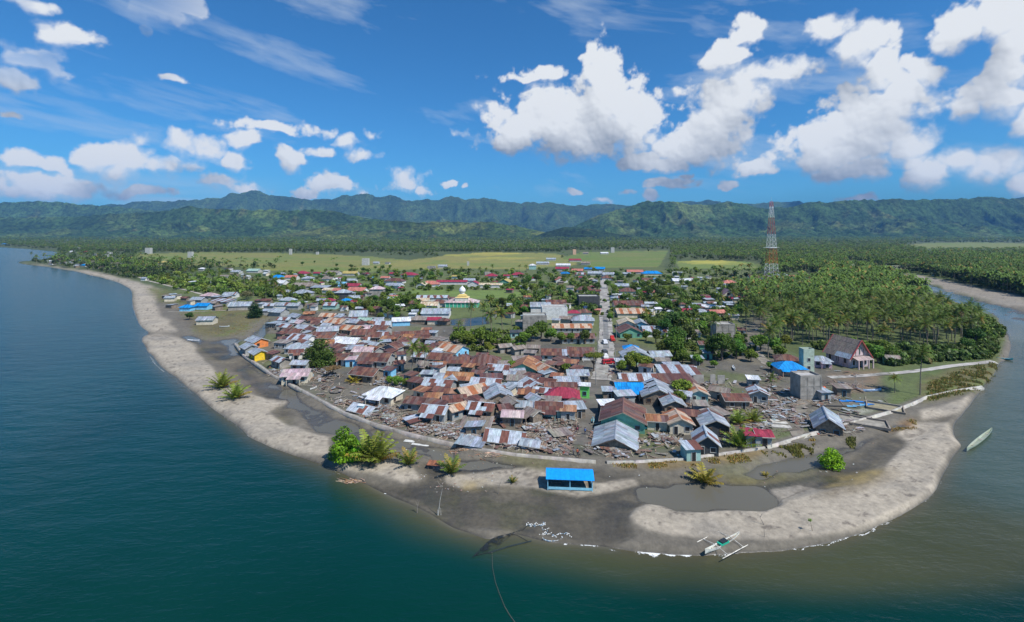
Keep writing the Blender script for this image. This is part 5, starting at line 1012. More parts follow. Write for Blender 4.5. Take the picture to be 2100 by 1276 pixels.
# ------------------------------------------------------------------ blue beach shelter
bs = T('beach_shelter', 1168, 992, rz=-4, label='open beach shelter with a bright blue metal roof on the sand', cat='shelter')
mb = MB(); L_ = 8.9
for i in range(10):
    x0 = -L_ / 2 + L_ * i / 10; mb.slab([(x0, -2.1, 2.05), (x0 + .92, -2.1, 2.05), (x0 + .92, .6, 2.75), (x0, .6, 2.75)], .03, jit((.004, .27, .75), .08)); mb.slab([(x0, .6, 2.75), (x0 + .92, .6, 2.75), (x0 + .92, 2.1, 2.2), (x0, 2.1, 2.2)], .03, jit((.004, .27, .75), .08))
mb.build('roof', M['paint'], bs); mb = MB()
for x in (-4.1, 0, 4.1):
    for y in (-1.8, 1.8): mb.box((x, y, 1.0), (.14, .14, 2.1), (.22, .52, .68))
mb.build('frame', M['paint'], bs); mb = MB(); mb.box((0, -1.85, .35), (8.0, .07, .45), (.24, .55, .70)); mb.box((-4.15, 0, .5), (.07, 3.4, .8), (.24, .55, .7)); mb.box((4.15, 0, .5), (.07, 3.4, .8), (.24, .55, .7)); mb.box((0, 1.86, .9), (8, .06, 1.6), (.05, .07, .08)); mb.build('side_panel', M['paint'], bs)
mb = MB()
for x in (-2.5, 1.5): mb.box((x, .3, .45), (2.4, .6, .08), (.15, .12, .1)); mb.box((x, .3, .2), (2.0, .1, .45), (.15, .12, .1))
mb.build('bench', M['wood'], bs)
# ------------------------------------------------------------------ bridge
br = T('truss_bridge', 1826, 558, label='small steel truss bridge over the river with a brown red deck', cat='bridge', rz=8); mb = MB(); Lb = 38
mb.box((0, 0, 3.2), (Lb, 6, .8), (.22, .08, .07)); mb.build('deck', M['paint'], br); mb = MB()
for y in (-3, 3):
    for i in range(8):
        x0, x1 = -Lb / 2 + Lb * i / 8, -Lb / 2 + Lb * (i + 1) / 8; z0, z1 = (3.5, 8) if i % 2 == 0 else (8, 3.5); mb.bar((x0, y, z0), (x1, y, z1), .28, (.34, .36, .25))
    mb.bar((-Lb / 2 + 4, y, 8), (Lb / 2 - 4, y, 8), .3, (.34, .36, .25))
mb.build('truss', M['paint'], br); mb = MB()
for x in (-18, 18): mb.box((x, 0, 1), (1.5, 6, 4), (.35, .33, .3))
mb.build('pier', M['concrete'], br)
# ------------------------------------------------------------------ cars
def car(px, py, rz, c, kind, label, L=4.5, group=None):
    o = T('car' if kind != 'truck' else 'truck', px, py, rz=rz, label=label, cat='car' if kind != 'truck' else 'truck', group=group); o.location.z += .08; W_ = 1.75
    prof = [(-L / 2, .45), (-L / 2, .95), (-L * .47, 1.05), (-L * .44, 1.68), (L * .12, 1.72), (L * .27, 1.10), (L * .47, .98), (L / 2, .80), (L / 2, .42)]
    if kind == 'truck': prof = [(-L / 2, .6), (-L / 2, 1.35), (L * .05, 1.35), (L * .08, 2.1), (L * .36, 2.1), (L * .42, 1.3), (L / 2, 1.2), (L / 2, .55)]
    mb = MB(); n = len(prof)
    def yw(z): return W_ / 2 * (1 if z < 1.1 else .86)
    for s in (-1, 1): pts_ = [(x, s * yw(z), z) for x, z in prof]; mb.face(pts_ if s < 0 else pts_[::-1], c)
    for i in range(n):
        (x0, z0), (x1, z1) = prof[i], prof[(i + 1) % n]; mb.face([(x0, -yw(z0), z0), (x0, yw(z0), z0), (x1, yw(z1), z1), (x1, -yw(z1), z1)], c)
    mb.build('body', M['paint'], o)
    wn_ = MB()
    x0, x1, za, zb = (-L * .41, L * .14, 1.10, 1.58) if kind != 'truck' else (L * .10, L * .34, 1.4, 1.95)
    for s in (-1, 1):
        for k in range(3 if kind != 'truck' else 1):
            m_ = 3 if kind != 'truck' else 1; u0, u1 = x0 + (x1 - x0) * k / m_ + .05, x0 + (x1 - x0) * (k + 1) / m_ - .05; y_ = s * (W_ / 2 * .90 + .06); wn_.slab([(u0, y_ + s * .04, za), (u1, y_ + s * .04, za), (u1 - .04, y_ - s * .06, zb), (u0 + .04, y_ - s * .06, zb)], .02, (.015, .018, .02))
    if kind != 'truck': wn_.slab([(L * .145, -.68, 1.66), (L * .145, .68, 1.66), (L * .262, .72, 1.15), (L * .262, -.72, 1.15)], .03, (.015, .018, .02))
    wn_.build('window', M['dark'], o)
    for x in (-L * .31, L * .31):
        for s in (-1, 1):
            q = lathe([(0, -.11), (.33, -.11), (.36, -.06), (.36, .06), (.33, .11), (0, .11)], 14, (.02, .02, .02)); w2 = q.build('wheel', M['dark'], o); w2.rotation_euler = (R(90), 0, 0); w2.location = (x, s * (W_ / 2 - .06), .36)
            r_ = lathe([(0, -.125), (.2, -.125), (.2, .125), (0, .125)], 10, (.5, .5, .5)).build('rim', M['metal'], w2)
    for s in (-1, 1): q = MB(); q.box((L / 2 - .0, s * .6, .82), (.06, .3, .16), (.8, .8, .75)); q.build('headlight', M['paint'], o)
    return o
car(1400, 886, -2, (.13, .012, .02), 'suv', 'maroon off road car parked on the mud below the front gabled houses')
car(1240, 706, 92, (.65, .66, .68), 'suv', 'silver car on the main street beside the red truck'); car(1256, 700, 88, (.50, .03, .02), 'truck', 'red truck parked on the right side of the main street', 5.2)
car(1240, 727, 92, (.05, .055, .06), 'suv', 'dark car on the main street in front of the silver one'); car(1241, 736, 90, (.68, .68, .68), 'suv', 'white car nearest the crossing on the main street')
car(1247, 748, 14, (.42, .02, .03), 'suv', 'red car standing across the street at the left'); car(1260, 747, -10, (.30, .01, .04), 'suv', 'dark red car standing across the street at the right'); car(1248, 642, 90, (.04, .04, .05), 'suv', 'small dark car far up the main street'); car(1231, 632, 90, (.03, .07, .05), 'suv', 'dark green car at the left kerb far up the street')
car(1203, 634, 20, (.05, .12, .3), 'suv', 'blue car beside the house with the maroon roof'); car(1000, 590, 3, (.1, .12, .2), 'suv', 'dark blue car behind the sports field')
# motorbike
mo = T('motorbike', 1396, 897, rz=20, label='small motorbike lying beside the maroon car', cat='motorbike'); mb = MB(); mb.bar((-.5, 0, .55), (.35, 0, .6), .12, (.05, .05, .05)); mb.bar((.35, 0, .6), (.62, 0, .3), .05, (.3, .3, .3)); mb.box((-.2, 0, .72), (.6, .25, .12), (.03, .03, .03)); mb.bar((.38, -.3, .95), (.38, .3, .95), .03, (.2, .2, .2)); mb.bar((.35, 0, .6), (.38, 0, .95), .05, (.5, .5, .5)); mb.build('frame', M['paint'], mo)
for x in (-.62, .62): q = lathe([(0, -.05), (.28, -.05), (.3, .05), (0, .05)], 12, (.02, .02, .02)).build('wheel', M['dark'], mo); q.rotation_euler = (R(90), 0, 0); q.location = (x, 0, .3)
# ------------------------------------------------------------------ boats
def hull_mesh(L, W_, Hh, c, c2, n=14):
    mb = MB(); rows = []
    for i in range(n + 1):
        t = i / n; s = abs(2 * t - 1); w_ = W_ / 2 * max(.04, (1 - s ** 2.6)); lift = Hh * .75 * s ** 3; x = -L / 2 + L * t
        rows.append([(x, -w_, Hh + lift), (x, -w_ * .8, Hh * .35 + lift * .8), (x, 0, -.05 + lift * .55), (x, w_ * .8, Hh * .35 + lift * .8), (x, w_, Hh + lift)])
    inn = [[(x, y * .82, z - (.0 if abs(y) > w0 * .9 else 0)) for x, y, z in r] for r in rows for w0 in (r[4][1],)]
    for i in range(n):
        for k in range(4):
            mb.face([rows[i][k], rows[i + 1][k], rows[i + 1][k + 1], rows[i][k + 1]][::-1], c if k in (1, 2) else c)
        a0, a1 = rows[i], rows[i + 1]
        for k, kk in ((0, 0), (4, 4)):
            mb.face([a0[k], a1[k], (a1[k][0], a1[k][1] * .82, a1[k][2] - .01), (a0[k][0], a0[k][1] * .82, a0[k][2] - .01)], c2)
        f0, f1 = Hh * .45, Hh * .45
        z0, z1 = a0[4][2] - Hh * .5, a1[4][2] - Hh * .5
        mb.face([(a0[0][0], a0[0][1] * .82, a0[0][2] - .01), (a1[0][0], a1[0][1] * .82, a1[0][2] - .01), (a1[0][0], a1[0][1] * .6, z1), (a0[0][0], a0[0][1] * .6, z0)], jit(c2, .1))
        mb.face([(a0[4][0], a0[4][1] * .82, a0[4][2] - .01), (a1[4][0], a1[4][1] * .82, a1[4][2] - .01), (a1[4][0], a1[4][1] * .6, z1), (a0[4][0], a0[4][1] * .6, z0)][::-1], jit(c2, .1))
        mb.face([(a0[0][0], a0[0][1] * .6, z0), (a1[0][0], a1[0][1] * .6, z1), (a1[4][0], a1[4][1] * .6, z1), (a0[4][0], a0[4][1] * .6, z0)], jit((c2[0] * .7, c2[1] * .7, c2[2] * .7), .15))
    return mb
def boat(px, py, rz, L, W_, c, c2, label, z=None, outrig=False, seats=3, rx=0, ry=0):
    o = T('outrigger_boat' if outrig else 'boat', px, py, z, rz, label, 'boat', rx=rx, ry=ry); hull_mesh(L, W_, .55 if L > 4 else .35, c, c2).build('hull', M['paint'], o)
    for i in range(seats): q = MB(); q.box((-L * .28 + L * .56 * i / max(1, seats - 1), 0, .46), (.25, W_ * .72, .05), (.5, .45, .35)); q.build('bench', M['wood'], o)
    if outrig:
        for x in (-L * .22, L * .22):
            q = MB(); q.bar((x, -2.2, .5), (x, 0, .85), .045, (.62, .58, .5)); q.bar((x, 0, .85), (x, 2.2, .5), .045, (.62, .58, .5)); q.build('outrigger_boom', M['wood'], o)
        for y in (-2.2, 2.2): q = MB(); q.bar((-L * .38, y, .42), (L * .36, y, .42), .06, (.66, .62, .54), .05, 6); q.build('outrigger_float', M['wood'], o)
    return o
ob = boat(1482, 1120, 31, 8.2, .85, (.62, .62, .56), (.60, .60, .54), 'white outrigger canoe with a green middle beached at the waterline', .34, True, 2)
mb = MB(); mb.box((.1, 0, .54), (1.9, .85, .26), (.02, .38, .25)); mb.box((.15, 0, .74), (1.3, .75, .2), (.02, .025, .03)); mb.build('net_pile', M['paint'], ob)
boat(2010, 905, 34, 20.0, 1.1, (.33, .40, .31), (.36, .40, .30), 'long pale green wooden boat floating in the river', .0, False, 3)
boat(396, 700, -8, 6.2, 1.1, (.68, .70, .72), (.6, .62, .64), 'white boat stranded beside the inlet channel', .1)
boat(460, 672, 12, 4.6, 1.0, (.55, .56, .55), (.4, .4, .38), 'grey white boat stuck in the marsh beyond the inlet')
boat(627, 775, 14, 4.8, .9, (.40, .55, .66), (.5, .55, .6), 'light blue canoe on the mud just inside the sea wall')
boat(643, 799, 68, 2.6, .6, (.7, .7, .68), (.6, .6, .6), 'small white canoe lying inside the bend of the sea wall')
boat(778, 830, -9, 6.4, .7, (.66, .70, .74), (.10, .45, .70), 'slim white and blue canoe in the rubble below the white roofed house')
boat(1336, 880, 14, 6.6, .75, (.16, .58, .70), (.18, .62, .74), 'turquoise canoe lying right of the collapsed open gable roof')
boat(1216, 866, 80, 3.6, .8, (.45, .62, .66), (.2, .5, .6), 'small pale blue boat beside the muddy street end')
boat(1505, 758, 72, 4.6, .75, (.66, .72, .74), (.6, .66, .7), 'white canoe lying alone on the open brown ground')
boat(1789, 804, 10, 6.2, .8, (.28, .42, .62), (.4, .48, .6), 'blue and white canoe on the grass above the blue sheets')
boat(2060, 738, -20, 5.0, 1.0, (.03, .20, .24), (.1, .3, .35), 'dark teal boat moored where the path meets the river', .05); boat(2052, 678, -18, 4.4, 1.2, (.10, .16, .24), (.55, .6, .66), 'dark boat with a pale cabin on the upper river bank', .1)
boat(187, 566, -10, 4.0, .9, (.7, .7, .7), (.6, .6, .6), 'tiny white boat afloat off the left beach', 0.)
boat(228, 574, -14, 4.6, .9, (.7, .7, .68), (.6, .6, .58), 'tiny white boat nearer the left beach waterline', 0.)
# ------------------------------------------------------------------ people
def person(px, py, rz, shirt, trousers, label, pose=0, skin=(.20, .11, .07)):
    o = T('person', px, py, rz=rz, label=label, cat='person', group=None)
    me = bpy.data.meshes.new('body'); s = .12 if pose == 0 else .22
    V = [(0, 0, .92), (0, 0, 1.15), (0, 0, 1.42), (0, .01, 1.52), (0, -.01, 1.64), (0, 0, 1.72), (-.17, 0, 1.38), (-.24, .02, 1.12), (-.25, -.06, .88), (.17, 0, 1.38), (.24, .02, 1.12), (.25, -.08, .88), (-.10, 0, .86), (-.11, -s, .48), (-.11, s * .3, .08), (-.11, -.13 + s * .3, .04), (.10, 0, .86), (.11, s, .48), (.11, s, .08), (.11, -.13 + s, .04)]
    E = [(0, 1), (1, 2), (2, 3), (3, 4), (4, 5), (2, 6), (6, 7), (7, 8), (2, 9), (9, 10), (10, 11), (0, 12), (12, 13), (13, 14), (14, 15), (0, 16), (16, 17), (17, 18), (18, 19)]
    me.from_pydata(V, E, []); b_ = link('body', me, o); m_ = b_.modifiers.new('skin', 'SKIN'); rad = [.14, .13, .13, .05, .10, .08, .055, .045, .035, .055, .045, .035, .085, .06, .04, .035, .085, .06, .04, .035]
    for v_, r_ in zip(me.skin_vertices[0].data, rad): v_.radius = (r_, r_)
    me.skin_vertices[0].data[0].use_root = True
    m_.use_smooth_shade = True; b_.modifiers.new('sub', 'SUBSURF').levels = 1; mm = bpy.data.materials.new('skin_tone'); mm.use_nodes = True; mm.node_tree.nodes['Principled BSDF'].inputs['Base Color'].default_value = (*skin, 1); me.materials.append(mm)
    mb = MB(); mb.bar((0, 0, .88), (0, 0, 1.2), .175, shirt, .175, 8); mb.bar((0, 0, 1.2), (0, 0, 1.46), .175, shirt, .11, 8)
    for x in (-1, 1): mb.bar((x * .13, 0, 1.41), (x * .235, .01, 1.16), .075, shirt, .065, 6)
    mb.build('shirt', M['skin'], o, True); mb = MB(); mb.bar((0, 0, .80), (0, 0, .93), .165, trousers, .165, 8)
    for x, q, r_ in ((-1, V[13], V[14]), (1, V[17], V[18])): mb.bar((x * .09, 0, .88), q, .10, trousers, .075, 7); mb.bar(q, (r_[0], r_[1], r_[2] + .05), .075, trousers, .055, 7)
    mb.build('trousers', M['skin'], o, True); lathe([(0, 1.60), (.115, 1.62), (.12, 1.70), (.085, 1.78), (0, 1.80)], 10, (.012, .01, .01)).build('hair', M['skin'], o, True)
for a_ in ((1184, 937, 20, (.45, .10, .04), (.03, .03, .04), 'person in an orange red shirt standing at the sea wall, middle of three', 0), (1176, 936, 60, (.12, .12, .16), (.05, .05, .06), 'person in a dark shirt standing at the sea wall, left of three', 0), (1188, 941, -40, (.2, .17, .15), (.04, .03, .03), 'person in brown at the sea wall, right of three', 0),
    (1200, 893, 170, (.06, .14, .35), (.04, .05, .08), 'person in a blue shirt walking on the muddy street end', 1), (1184, 890, 150, (.25, .04, .08), (.05, .05, .06), 'person in dark red walking beside the rubble left of the street end', 1), (1186, 884, 120, (.3, .28, .26), (.06, .06, .08), 'person in a pale shirt behind the one in dark red', 0),
    (1236, 690, 170, (.5, .5, .5), (.05, .05, .1), 'person in a white shirt walking up the main street', 1), (1249, 765, 40, (.10, .2, .35), (.04, .04, .05), 'person in blue walking past the red cars', 1), (1215, 872, 90, (.1, .3, .3), (.05, .05, .05), 'person in teal bending beside the small pale blue boat', 0)):
    person(*a_)
# ------------------------------------------------------------------ poles, snags, raft, odd things
def snag(px, py, segs, label, c=(.22, .19, .16), z=None):
    o = T('dead_tree', px, py, z, label=label, cat='dead tree'); mb = MB()
    for p, q, r_ in segs: mb.bar(p, q, r_, c, r_ * .5, 6)
    mb.build('trunk', M['bark'], o)
snag(898, 1058, [((0, 0, -.3), (.35, 0, 2.6), .10), ((.35, 0, 2.6), (.75, 0, 4.6), .06), ((0, 0, 1.0), (-.15, 0, -.9), .06), ((.5, .1, 0), (.45, .1, 1.3), .05)], 'tall leaning pale pole standing in the shallows', (.42, .40, .36), 0)
snag(855, 1052, [((0, 0, -.2), (.1, 0, 1.2), .09), ((.1, 0, 1.2), (-.25, 0, 2.0), .05), ((.1, 0, 1.2), (.4, .1, 2.1), .05), ((.1, 0, 1.3), (.05, 0, 2.2), .04), ((.05, 0, .9), (.35, 0, 1.5), .04)], 'small forked dead tree in the shallows left of the pole', z=0)
snag(1022, 1008, [((0, 0, -.2), (.15, 0, 1.5), .06), ((.15, 0, 1.5), (.5, 0, 2.3), .04), ((.1, 0, .8), (-.3, 0, 1.3), .03)], 'thin bare sapling on the sand left of the beach shelter')
snag(1568, 1105, [((0, 0, 0), (-.1, 0, 1.4), .04)], 'thin stick upright on the big sandbar')
snag(1567, 1080, [((0, 0, 0), (-.5, .3, 1.0), .06), ((-.5, .3, 1), (-.2, .2, 1.7), .04), ((-.5, .3, 1), (-.9, .3, 1.5), .03)], 'dead driftwood branch on the big sandbar')
snag(1050, 978, [((0, 0, 0), (.2, .2, .6), .05), ((.2, .2, .6), (-.5, 0, 2.2), .03), ((0, 0, 0), (1.4, .2, .2), .05)], 'curved dry branch in the mud near the beach shelter')
snag(905, 992, [((0, 0, 0), (.3, 0, .8), .05), ((0, 0, 0), (-.6, 0, .7), .05), ((.2, 0, .5), (1.0, .3, 1.1), .03), ((-.4, 0, .5), (-.9, .2, 1.2), .03)], 'tangled dead shrub below the rusty raft')
snag(1752, 800, [((0, 0, 0), (0, 0, 3.2), .08), ((2.4, 0, 0), (2.4, 0, 2.6), .08), ((0, 0, 2.4), (2.4, 0, 2.2), .05), ((1.2, 1, 0), (1.2, 1, 4), .1)], 'row of bare posts standing in front of the church', (.35, .32, .28))
sp_ = T('seedling', 1666, 1093, label='tiny lone green seedling on the big sandbar', cat='plant'); mb = MB(); mb.bar((0, 0, 0), (-.35, 0, 1.7), .04, (.2, .15, .1), .02); mb.build('stem', M['bark'], sp_)
V, F, Cc = leaf_cloud(5, [(-.4, 0, 1.75, .32)], 60, .12, (.14, .24, .02)); link('crown', np_mesh('crown', V, F, M['leaf'], Cc), sp_)
rf = T('raft', 892, 958, .25, rz=-8, label='rusty sheet platform on posts between two small palms in the lagoon', cat='raft'); mb = MB()
for i in range(5): mb.slab([(-1.5 + .62 * i, -1.0, .75), (-.9 + .62 * i, -1.0, .75 - .02 * i), (-.9 + .62 * i, 1.0, .9 - .02 * i), (-1.5 + .62 * i, 1.0, .9)], .03, jit((.32, .12, .06)))
mb.build('sheet', M['roof'], rf); mb = MB()
for x in (-1.2, 0, 1.2):
    for y in (-.8, .8): mb.bar((x, y, -.5), (x, y, .8), .06, (.15, .12, .1))
mb.build('post', M['wood'], rf)
for px, py, rz, sz, c, nm, lb in ((741, 846, -20, (1.6, 1.0, 1.7), (.25, .60, .66), 'cabinet', 'white and turquoise box booth standing at the inner edge of the sea wall'), (794, 862, 8, (2.6, .12, 1.0), (.40, .52, .42), 'gate_frame', 'pale green metal gate frame stuck in the rubble'), (1690, 802, 0, (.9, .9, 1.2), (.75, .12, .02), 'water_tank', 'orange plastic water tank right of the windowless concrete block'), (1682, 803, 0, (.7, .7, .9), (.7, .16, .05), 'water_tank', 'smaller orange tank against the windowless concrete block')):
    o = T(nm, px, py, rz=rz, label=lb, cat=nm.replace('_', ' '))
    if nm == 'water_tank': lathe([(0, 0), (sz[0] / 2, 0), (sz[0] / 2, sz[2] * .8), (sz[0] / 2 * .6, sz[2]), (0, sz[2] * 1.02)], 14, c).build('tank', M['paint'], o, True)
    elif nm == 'gate_frame':
        mb = MB()
        for x in np.linspace(-1.3, 1.3, 5): mb.bar((x, 0, 0), (x, 0, 1.1), .05, c)
        for z in (.1, .6, 1.1): mb.bar((-1.3, 0, z), (1.3, 0, z), .05, c)
        mb.build('frame', M['paint'], o)
    else:
        mb = MB(); mb.box((0, 0, sz[2] / 2), sz, c); mb.build('case', M['paint'], o); mb = MB(); mb.box((0, 0, sz[2] + .06), (sz[0] + .2, sz[1] + .2, .12), (.7, .72, .72)); mb.build('roof', M['paint'], o); mb = MB(); mb.box((0, -sz[1] / 2 - .02, 1.0), (sz[0] * .8, .05, .9), (.7, .72, .72)); mb.build('door', M['paint'], o)
def slabs(name, px, py, rz, parts_, label, cat, mat='concrete', rx=0, ry=0):
    o = T(name, px, py, rz=rz, label=label, cat=cat, rx=rx, ry=ry); mb = MB()
    for c0, s_, c in parts_: mb.box(c0, s_, c)
    mb.build('slab' if 'found' not in name else 'low_wall', M[mat], o); return o
g1 = (.34, .32, .29)
slabs('broken_wall', 1455, 789, -2, [((-3.4, 0, 1.4), (3.2, .2, 2.9), g1), ((1.0, 0, 1.5), (1.6, .2, 3.0), g1), ((3.6, 0, 1.4), (2.2, .2, 2.8), g1), ((2.3, .2, .5), (5, .2, 1.0), g1), ((-5, 2, 1.2), (.2, 4, 2.6), g1)], 'broken grey concrete house walls without a roof', 'ruin')
slabs('ruined_foundation', 1770, 868, -30, [((0, -3, .25), (10, .3, .6), (.22, .19, .16)), ((0, 3, .25), (10, .3, .6), (.22, .19, .16)), ((-5, 0, .25), (.3, 6, .6), (.22, .19, .16)), ((5, 0, .25), (.3, 6, .6), (.22, .19, .16)), ((0, 0, .0), (9.4, 5.4, .3), (.26, .24, .20))], 'bare foundation slab with low walls nearest the river wall', 'ruin')
slabs('ruined_foundation', 1815, 838, -35, [((0, -3.2, .25), (8, .3, .6), (.2, .17, .14)), ((0, 3.2, .25), (8, .3, .6), (.3, .27, .22)), ((-4, 0, .25), (.3, 6.4, .6), (.22, .19, .16)), ((4, 0, .25), (.3, 6.4, .6), (.30, .25, .2)), ((0, 0, .0), (7.4, 5.8, .2), (.25, .22, .14))], 'overgrown square foundation below the short young palm', 'ruin')
slabs('floor_slab', 1578, 868, -12, [((-2.5, 0, .1), (5, 3.4, .2), (.46, .44, .40)), ((2.4, 1, .12), (3.6, 2.8, .2), (.44, .42, .37)), ((2.0, -2.2, .1), (4.4, 1.8, .2), (.42, .40, .36))], 'pale cracked floor slabs behind the small maroon shed', 'floor slab')
slabs('paving_slab', 850, 905, -14, [((-1.6, .8, .05), (2.6, 1.1, .1), (.5, .5, .47)), ((1.6, -.4, .05), (4.2, .8, .1), (.5, .5, .47))], 'two pale slabs lying in the lagoon just outside the sea wall', 'slab')
for px, py, rz, ln in ((1700, 835, -3, 9), (1745, 850, -45, 9)):
    slabs('drain_pipe', px, py, rz, [((0, 0, .2), (ln, .2, .2), (.03, .03, .035))], 'short dark pipe beside the tilted open house' if px == 1700 else 'long dark pipe crossing the grass by the blue sheets', 'pipe', 'paint')
tp = T('tarpaulin', 1755, 826, rz=-10, label='crumpled bright blue sheets spread on the ground left of the foundations', cat='tarpaulin'); mb = MB()
for i, (x, y, a_) in enumerate(((-3, 0, .3), (-1, .5, .0), (1, .2, -.3), (2.6, -1.6, .5), (1.0, -2.4, .9), (-1.2, -3.6, .3), (-3, -4.2, .2))):
    c = (.01, .18, .55) if i < 4 else (.12, .32, .5); mb.slab([(x - 1.2, y - .5, .10), (x + 1.2, y - .4, .22 + .1 * (i % 2)), (x + 1.3, y + .5, .12), (x - 1.1, y + .45, .3)], .03, c)
mb.build('sheet', M['paint'], tp)
# ------------------------------------------------------------------ fishing net with its floats
M['net'] = attr_mat('net', .8, 3, .3)
fn = T('fishing_net', 1050, 1100, .06, label='black fishing net trailing from the mud into the shallows', cat='fishing net')
def loc(px, py, z=.0): x, y = P(px, py, .06); return (x - fn.location.x, y - fn.location.y, z)
mb = MB()
def strand(s, r_, c, sag=0):
    p = PL(s)
    for i in range(len(p) - 1): mb.bar(loc(*p[i], .04), loc(*p[i + 1], .04), r_, c, r_, 4)
for k in range(5): f = k / 5; strand(f"{1000+4*f} {1134+2*f} {1040} {1121+3*f} {1090} {1109+2*f}", .02, (.02, .035, .04))
strand("975,1140 1000,1134 1008,1133", .04, (.012, .014, .016)); strand("1008,1133 1045,1100", .02, (.02, .03, .035)); strand("1045,1095 1060,1098 1085,1112", .03, (.012, .014, .016))
strand("1058,1090 1072,1088 1080,1080", .07, (.012, .014, .016)); strand("1080,1079 1100,1080 1116,1078", .14, (.02, .03, .03)); strand("1116,1082 1125,1090 1118,1100 1112,1108", .09, (.02, .02, .02))
mb.build('mesh', M['net'], fn)
m, t, b = base_mat('net_webbing'); b.inputs['Base Color'].default_value = (.006, .012, .016, 1); b.inputs['Roughness'].default_value = .8
ge = N(t, 'ShaderNodeNewGeometry'); at = N(t, 'ShaderNodeAttribute', attribute_name='edge'); n1 = noise(t, ge.outputs['Position'], .9, 8, .72)
t.links.new(sstep(t, math_(t, 'SUBTRACT', n1, math_(t, 'MULTIPLY', at.outputs['Fac'], .40)), .28, .52, 0, .92), b.inputs['Alpha'])
up_, lo_ = PL("968,1144 985,1126 1006,1107 1030,1094 1058,1088 1066,1090"), PL("976,1146 1000,1137 1030,1122 1046,1110 1060,1097 1067,1092"); nv_, nf_, ne_ = [], [], []
for i in range(41):
    q = i / 40 * 5; k = min(int(q), 4); f = q - k; (x0, y0), (x1, y1) = [(a_[k][0] * (1 - f) + a_[k + 1][0] * f, a_[k][1] * (1 - f) + a_[k + 1][1] * f) for a_ in (up_, lo_)]
    for j in range(7): nv_.append(loc(x0 + (x1 - x0) * j / 6 + random.uniform(-.8, .8), y0 + (y1 - y0) * j / 6 + random.uniform(-.5, .5), .06 + .05 * random.random())); ne_.append(abs(j / 6 - .2) * 1.1)
for i in range(40):
    for j in range(6): a_ = i * 7 + j; nf_.append((a_, a_ + 1, a_ + 8, a_ + 7))
link('webbing', np_mesh('webbing', nv_, nf_, m, None, True, {'edge': ne_}), fn)
def ball(c, r_, col, mbx, n=6):
    for i in range(3):
        t0, t1 = -math.pi / 2 + math.pi * i / 3, -math.pi / 2 + math.pi * (i + 1) / 3
        for k in range(n):
            a0, a1 = 2 * math.pi * k / n, 2 * math.pi * (k + 1) / n; mbx.face([(c[0] + r_ * math.cos(t) * math.cos(a), c[1] + r_ * math.cos(t) * math.sin(a), c[2] + r_ * math.sin(t)) for t, a in ((t0, a0), (t0, a1), (t1, a1), (t1, a0))], col)
mb = MB(); rs = random.Random(4)
for k in range(150):
    if k < 50: px, py = 1078 + rs.uniform(0, 40), 1077 + rs.gauss(0, 2.2)
    elif k < 75: px, py = 1118 + rs.gauss(0, 5), 1087 + rs.uniform(-3, 12)
    elif k < 115: a_ = rs.uniform(2.6, 6.6); px, py = 1133 + 20 * math.cos(a_), 1103 - 7 * math.sin(a_) + 1
    elif k < 130: px, py = 1136 + rs.gauss(0, 4), 1101 + rs.gauss(0, 2.5)
    else: t_ = rs.random(); px, py = 1140 + 32 * t_, 1099 - 5 * math.sin(3.1 * t_) + rs.choice((0, 4)) * t_
    ball(loc(px, py, .09), .10, (.66, .66, .62) if rs.random() < .7 else (.25, .36, .46), mb)
o_ = mb.build('float', M['paint'], fn, True); o_['kind'] = 'stuff'
fl = T('float_line', 1020, 1190, .04, label='curving rope of small floats running from the net out to sea', cat='float line'); mb = MB()
pp = PL("1009,1134 1010,1165 1016,1195 1025,1220 1035,1245 1045,1262 1058,1280 1075,1300"); Lp = []
for i in range(len(pp) - 1):
    for k in range(14): t_ = k / 14; Lp.append((pp[i][0] * (1 - t_) + pp[i + 1][0] * t_, pp[i][1] * (1 - t_) + pp[i + 1][1] * t_))
for i in range(len(Lp) - 1):
    (x0, y0), (x1, y1) = P(*Lp[i], .04), P(*Lp[i + 1], .04); o_ = fl.location; mb.bar((x0 - o_.x, y0 - o_.y, .02), (x1 - o_.x, y1 - o_.y, .02), .018, (.05, .05, .04), .018, 3)
    if i % 2 == 0: ball((x0 - o_.x, y0 - o_.y, .05), .045, (.26, .23, .19), mb, 5)
mb.build('rope', M['paint'], fl)
# ------------------------------------------------------------------ street poles and their wires
for i, (px, py, lb) in enumerate(((1222, 790, 'utility pole at the left kerb nearest the muddy street end'), (1262, 765, 'utility pole right of the dark red car'), (1226, 735, 'utility pole beside the flat topped street tree'), (1264, 700, 'utility pole behind the red truck'), (1229, 680, 'utility pole on the left kerb beside the rust striped long roof'), (1259, 655, 'utility pole on the right kerb beside the cream gable'), (1230, 632, 'utility pole at the left kerb by the dark green car'), (1254, 615, 'utility pole far up the street on the right'), (1230, 600, 'farthest utility pole on the left of the street'))):
    o = T('utility_pole', px, py, label=lb, cat='utility pole', group='utility poles along the main street'); mb = MB(); mb.bar((0, 0, 0), (0, 0, 8), .13, (.30, .29, .27), .08, 8); mb.build('pole', M['concrete'], o); mb = MB(); mb.box((0, 0, 7.5), (1.5, .1, .12), (.25, .22, .18)); mb.box((0, 0, 6.9), (1.0, .1, .1), (.25, .22, .18)); mb.build('crossarm', M['wood'], o)
